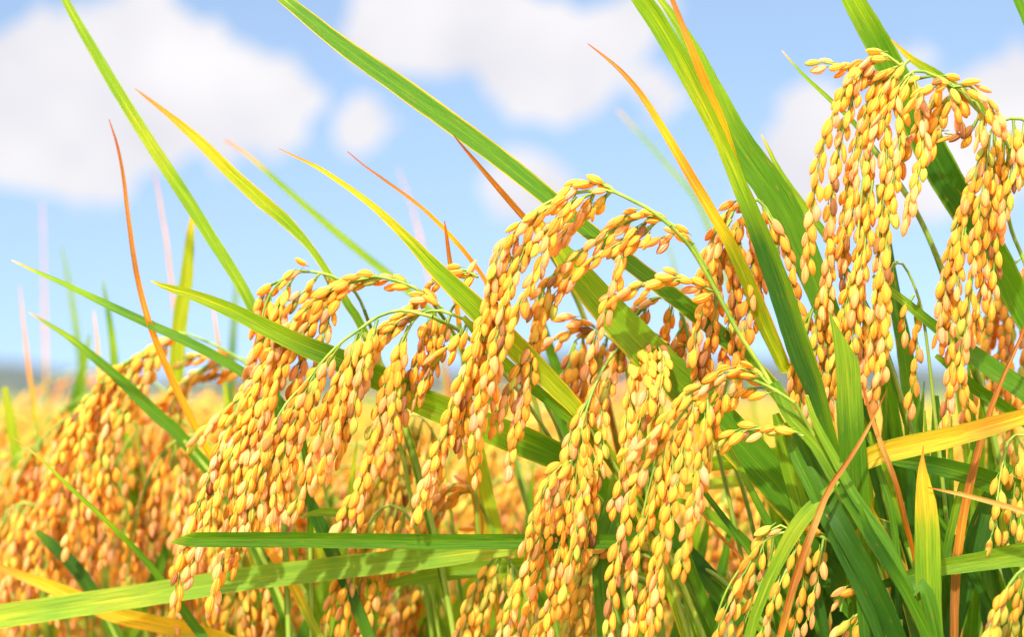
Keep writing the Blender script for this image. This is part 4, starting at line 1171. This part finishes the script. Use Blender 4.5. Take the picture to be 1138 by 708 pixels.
leaf('rice shoot with a short thin brown blade under the bent head at right', [(778, 568), (792, 586), (808, 604), (826, 624)], [1, 3, 4, 4], 2.4, 'DBBB', roll=0)
leaf('rice shoot with a broad blade filling the gap between the central and bent heads', [(716, 460), (706, 500), (694, 540), (680, 580), (670, 625), (672, 700)], [8, 26, 32, 30, 24, 18], 3, 'lllggg', roll=-14)
leaf('', [(202, 597), (212, 599), (250, 600), (320, 600), (400, 601), (480, 602), (560, 602), (640, 602), (700, 603), (760, 612)], [16, 17, 17, 17, 17, 17, 17, 16, 15, 12], [.2, .3, .5, .9, 1.4], 'lggggggggg', host='F', roll=-22, cut=(0.02, 0.004), part_label='level dark green blade cut off square at its left end')
leaf('rice shoot with the long pale green blade sweeping out of the lower left edge', [(-70, 700), (-10, 688), (60, 677), (130, 667), (200, 656), (270, 645), (340, 636), (410, 628), (480, 620), (550, 611), (620, 604), (700, 606)],
     [26, 27, 27, 26, 26, 26, 26, 26, 25, 20, 14, 10], [5.2, 5.4, 5.4, 4.6, 3.6], 'yylylllllyyl', roll=16, edge='y')
leaf('rice shoot with a blurred green blade below the long pale one, bottom centre left', [(430, 650), (470, 642), (520, 634), (580, 628), (640, 626)], [6, 16, 18, 15, 12], 6, 'lllll', roll=0)
leaf('rice shoot with an orange blade, red-edged, slanting under the long pale one at lower left', [(-20, 622), (10, 635), (50, 650), (93, 668), (130, 684), (176, 694), (226, 706), (290, 730)], [4, 8, 14, 18, 19, 19, 20, 16], 7, 'OOYYYYYY', edge='O+', roll=-18)
leaf('rice shoot with a spear-thin blade, brown at its tip, crossing the lower left', [(14, 486), (30, 498), (48, 513), (82, 546), (120, 581), (156, 617), (185, 652), (208, 685), (235, 725)], [1, 2, 3, 5, 6, 7, 8, 11, 12], [3.9, 4.5, 6.4, 6.6], 'BTyllgggg', roll=5)
leaf('rice shoot with a long plain green blade standing high in the sky at left', [(60, -24), (78, 10), (95, 40), (130, 100), (165, 156), (200, 210), (235, 265), (268, 318), (292, 370), (306, 430), (312, 520)], [7, 9, 11, 13, 14, 15, 14, 13, 11, 9, 7], 6.5, 'llllylllggg', roll=20, edge='y')
leaf('rice shoot with a curved yellow blade, red-tipped, in the white cloud at left', [(150, 98), (163, 108), (185, 125), (220, 155), (255, 190), (290, 222), (318, 246), (345, 275), (366, 306), (388, 340), (405, 370)], [1, 3, 6, 12, 14, 16, 14, 8, 8, 10, 10], 6, 'BBOYyylllgg', roll=-14, edge='Y')
leaf('rice shoot with a far blurred greyish blade slanting in the sky left of centre', [(250, 155), (275, 172), (300, 194), (350, 238), (400, 280), (440, 312), (480, 350)], [2, 4, 6, 8, 9, 9, 8], 20, 'BTlllll', roll=10)
leaf('rice shoot with a lone reddish brown stalk-like blade standing tall at left', [(121, 132), (130, 160), (137, 195), (143, 245), (152, 305), (166, 360), (190, 420), (222, 485), (250, 540)], [1, 3, 4, 5, 6, 7, 8, 8, 7], [5, 5, 5, 8], 'DDBBBOOYY', roll=5)
leaf('rice shoot with a blurred upright yellow-green blade behind the lone brown one', [(214, 232), (211, 265), (207, 310), (200, 355), (196, 410), (196, 470)], [2, 10, 15, 17, 17, 14], 15, 'Yyyyyl', roll=14)
leaf('rice shoot with a far blurred reddish needle beside the lone brown blade', [(171, 190), (177, 220), (184, 262), (190, 310), (195, 360)], [1, 2, 2.5, 3, 3], 28, 'BTTTT', roll=0)
leaf('rice shoot with a low arching green blade pointing left under the empty sky', [(13, 289), (38, 301), (70, 315), (120, 339), (165, 360), (210, 381), (258, 407), (305, 440), (334, 485), (344, 540), (345, 600)], [1, 4, 6, 9, 10, 11, 11, 10, 9, 8, 7], [5, 5, 6], 'Tllggggggg', roll=20)
leaf('rice shoot with a pointed broad green blade lying over the heavy left head', [(168, 312), (185, 319), (215, 328), (260, 346), (300, 366), (340, 385), (385, 403), (430, 424), (470, 446), (540, 474), (590, 494), (632, 514), (680, 550)], [1, 7, 12, 17, 20, 23, 26, 28, 30, 33, 34, 30, 22], [1.3, 1.4, 1.5, 1.7, 2.6, 3.4, 4], 'YyylllgglllggR'.replace('R', 'g'), roll=-18, edge='y')
leaf('rice shoot with a blurred green blade slanting down from the far left sky', [(32, 347), (50, 358), (75, 374), (108, 400), (142, 430), (175, 462), (205, 490)], [1, 4, 7, 10, 13, 15, 14], 9, 'Tllgggg', roll=-10)
leaf('rice shoot with a brownish orange upright stem-like blade near the right edge', [(1142, 355), (1128, 390), (1112, 426), (1097, 468), (1080, 530), (1068, 590), (1062, 650), (1060, 720)], [3, 4, 5, 7, 9, 10, 10, 9], .9, 'DBBBBOBB', roll=0)
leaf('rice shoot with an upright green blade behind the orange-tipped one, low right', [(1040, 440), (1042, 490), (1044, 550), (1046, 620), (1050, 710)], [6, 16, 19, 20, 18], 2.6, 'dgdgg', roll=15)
leaf('rice shoot with an orange withering blade low right among the dark ones', [(962, 545), (968, 570), (980, 595), (995, 622), (1012, 655), (1035, 710)], [4, 10, 13, 14, 12, 10], .8, 'OYOOOy', roll=-10)
leaf('rice shoot with an upright yellow-green blade edged orange, in the gap below centre', [(520, 440), (526, 490), (534, 540), (545, 590), (555, 650)], [8, 22, 26, 26, 22], 7, 'lyyyy', edge='O+x', roll=10)
leaf('rice shoot with a pale blade tip peeping above the level cut blade, left of centre', [(335, 576), (352, 570), (372, 570), (390, 576), (404, 600), (410, 650)], [2, 8, 11, 11, 9, 6], [4.2, 4.2, 5.5, 7], 'lllgg', roll=10)
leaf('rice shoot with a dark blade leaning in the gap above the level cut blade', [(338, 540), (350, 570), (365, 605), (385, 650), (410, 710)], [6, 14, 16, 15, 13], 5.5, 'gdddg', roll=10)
leaf('rice shoot with an orange-edged blade dropping to the bottom edge left of centre', [(285, 590), (305, 620), (325, 650), (345, 690), (365, 730)], [6, 10, 11, 10, 9], 6, 'yOYyy', roll=0)
# soft blades far behind
soft = [
 ('far blurred pinkish blade standing thin against the sky at far left', [(47, 225), (49, 290), (50, 360), (52, 430)], [1, 2, 3, 3], 55, 'TTTT'),
 ('blurred green blade rising from the far left crop', [(100, 370), (94, 400), (85, 440), (74, 490)], [2, 8, 11, 11], 26, 'llgg'),
 ('far blurred grey-green blade at left against the lower sky', [(68, 270), (76, 310), (84, 360), (92, 420)], [2, 5, 7, 7], 42, 'lllg'),
 ('blurred short green spike above the blurred left arch', [(114, 310), (120, 345), (126, 385), (130, 440)], [2, 6, 9, 9], 22, 'lglg'),
 ('blurred grey-green upright blade in the sky right of the tall left blade', [(263, 300), (261, 340), (258, 390), (256, 450)], [2, 6, 8, 8], 38, 'llgg'),
 ('far blurred bluish-grey tip in the sky above centre right', [(686, 122), (712, 150), (740, 182), (775, 225), (800, 290)], [2, 4, 5, 6, 6], 40, 'Tllll'),
 ('far blurred pinkish needle in the sky left of the central arch', [(442, 186), (458, 232), (470, 280), (482, 340)], [1, 2, 3, 3], 45, 'TTTT'),
 ('blurred faint grey spike in the sky gap right of the central arch', [(740, 262), (748, 290), (757, 330), (765, 380)], [2, 4, 5, 6], 40, 'llll'),
 ('blurred green blade leaning in the sky gap beside the central strands', [(596, 332), (606, 372), (622, 420), (645, 480)], [4, 10, 12, 12], 9, 'lggg'),
 ('blurred upright blade in the deep shade behind the centre', [(610, 420), (620, 460), (635, 510), (655, 570)], [6, 14, 16, 14], 9, 'lggg'),
 ('blurred upright yellowish blade at the left edge under the skyline', [(5, 430), (12, 470), (22, 520), (36, 590)], [6, 12, 14, 12], 20, 'yyll'),
 ('blurred dry thread-thin tip at far left above the skyline', [(22, 318), (26, 360), (32, 410), (40, 470)], [1, 2.5, 4, 5], 24, 'TTOy'),
 ('blurred dry tan tip between the two far left green spikes', [(104, 345), (108, 380), (110, 420), (112, 470)], [1, 3, 4, 5], 20, 'TTYy'),
 ('blurred short tan tip just right of the blurred left arch', [(236, 330), (240, 365), (246, 400), (252, 450)], [1, 2.5, 4, 5], 18, 'TOyy'),
 ('blurred green blade low left, behind the spear-thin one', [(40, 590), (62, 610), (90, 640), (120, 690)], [6, 14, 16, 14], 11, 'gddg'),
 ('blurred green blade rising low left beside the sloping heads', [(140, 480), (148, 520), (150, 570), (150, 640)], [5, 13, 14, 12], 18, 'llgg'),
]
for i, (lab, pts, ws, z, colr) in enumerate(soft):
    leaf('rice shoot, ' + lab, pts, ws, z, colr)
# crowded upright greens that fill the lower right behind the sharp blades
fr = random.Random(91)
for i in range(52):
    x = fr.uniform(690, 1150) if i < 22 else fr.uniform(900, 1150); y0 = fr.uniform(400, 600) if i < 22 else fr.uniform(380, 560); z = fr.uniform(4, 16) if i < 22 else fr.uniform(2, 9); lx = fr.uniform(-60, 70)
    n = 5; w = fr.uniform(10, 20) * .7 / (.7 + z / 100)
    pts = [(x + lx * (k / 4) ** 1.3, y0 + (740 - y0) * k / 4) for k in range(n)]
    leaf('rice shoot with a soft-edged upright blade, one of the crowd filling the lower right', pts, [1.5, w * .6, w * .9, w, w], z, fr.choice(['yllgg', 'llgdd', 'Oyllg', 'lgggd', 'ggddd', 'lgdgd']))
    PLANTS['shoot%d' % LEAF_SEED[0]]['e']['group'] = 'soft upright blades crowding the lower right'

for i in range(34):
    x = fr.uniform(200, 700); y0 = fr.uniform(480, 640); z = fr.uniform(8, 26); lx = fr.uniform(-90, 90)
    w = fr.uniform(14, 26) * .7 / (.7 + z / 100)
    pts = [(x + lx * (k / 4) ** 1.2, y0 + (740 - y0) * k / 4) for k in range(5)]
    leaf('rice shoot with a soft leaning blade, one of those low left of centre', pts, [1.5, w * .6, w * .9, w, w], z, fr.choice(['ylllg', 'lllgg', 'Yylll', 'lgglg', 'yylll']))
    PLANTS['shoot%d' % LEAF_SEED[0]]['e']['group'] = 'soft leaning blades low and left of centre'

fan = [
 ('rice shoot with a narrow dark blade fanning out just right of the small greenish head', [(872, 470), (884, 505), (903, 545), (934, 610), (960, 665), (980, 715)], [6, 12, 14, 14, 13, 11], [0, -.6, -1.2, -1.5], 'lggddd'),
 ('rice shoot with a slim light blade fanning from the bent stalks to the bottom edge', [(896, 440), (906, 470), (927, 509), (950, 552), (992, 616), (1030, 712)], [4, 8, 10, 11, 11, 10], [-.5, -1.0, -1.7], 'yllggg'),
 ('rice shoot with a slim dark blade along the foot of the square-cut one', [(955, 560), (965, 588), (985, 622), (1008, 660), (1035, 715)], [4, 9, 12, 12, 11], -1.8, 'gddgg'),
 ('rice shoot with a short upright blade rising to the tiny grain sprig', [(950, 600), (953, 630), (958, 670), (962, 720)], [4, 11, 13, 12], -.9, 'lggd'),
 ('rice shoot with a slim upright blade behind the curled brown tip at the bottom', [(896, 590), (900, 630), (909, 670), (920, 720)], [4, 10, 12, 11], -.1, 'ggdd'),
 ('rice shoot with a thin arched blade between the two reddish brown ones at right', [(966, 480), (976, 520), (990, 565), (997, 620), (1000, 690)], [3, 7, 8, 8, 7], .2, 'lgggd'),
 ('rice shoot with a dark thin blade slanting behind the brownish upright stem at right', [(1040, 570), (1062, 602), (1082, 640), (1100, 675), (1120, 720)], [4, 8, 9, 9, 8], 1.8, 'ggddd'),
 ('rice shoot with a slim blade leaning left across the foot of the pointed yellow one', [(1080, 500), (1066, 550), (1052, 610), (1036, 665), (1020, 720)], [3, 8, 10, 10, 9], 1.6, 'llggd'),
 ('rice shoot with a thin light blade beside the widest blade, under the bent head', [(800, 478), (822, 520), (850, 575), (884, 640), (915, 712)], [3, 7, 9, 10, 9], 1.4, 'ylggg'),
 ('rice shoot with a thin pale blade falling right from under the tallest head', [(905, 350), (925, 400), (955, 460), (985, 530), (1010, 610)], [3, 6, 8, 9, 8], 2.6, 'ylllg'),
]
for lab, pts, ws, z, colr in fan:
    leaf(lab, pts, ws, z, colr)
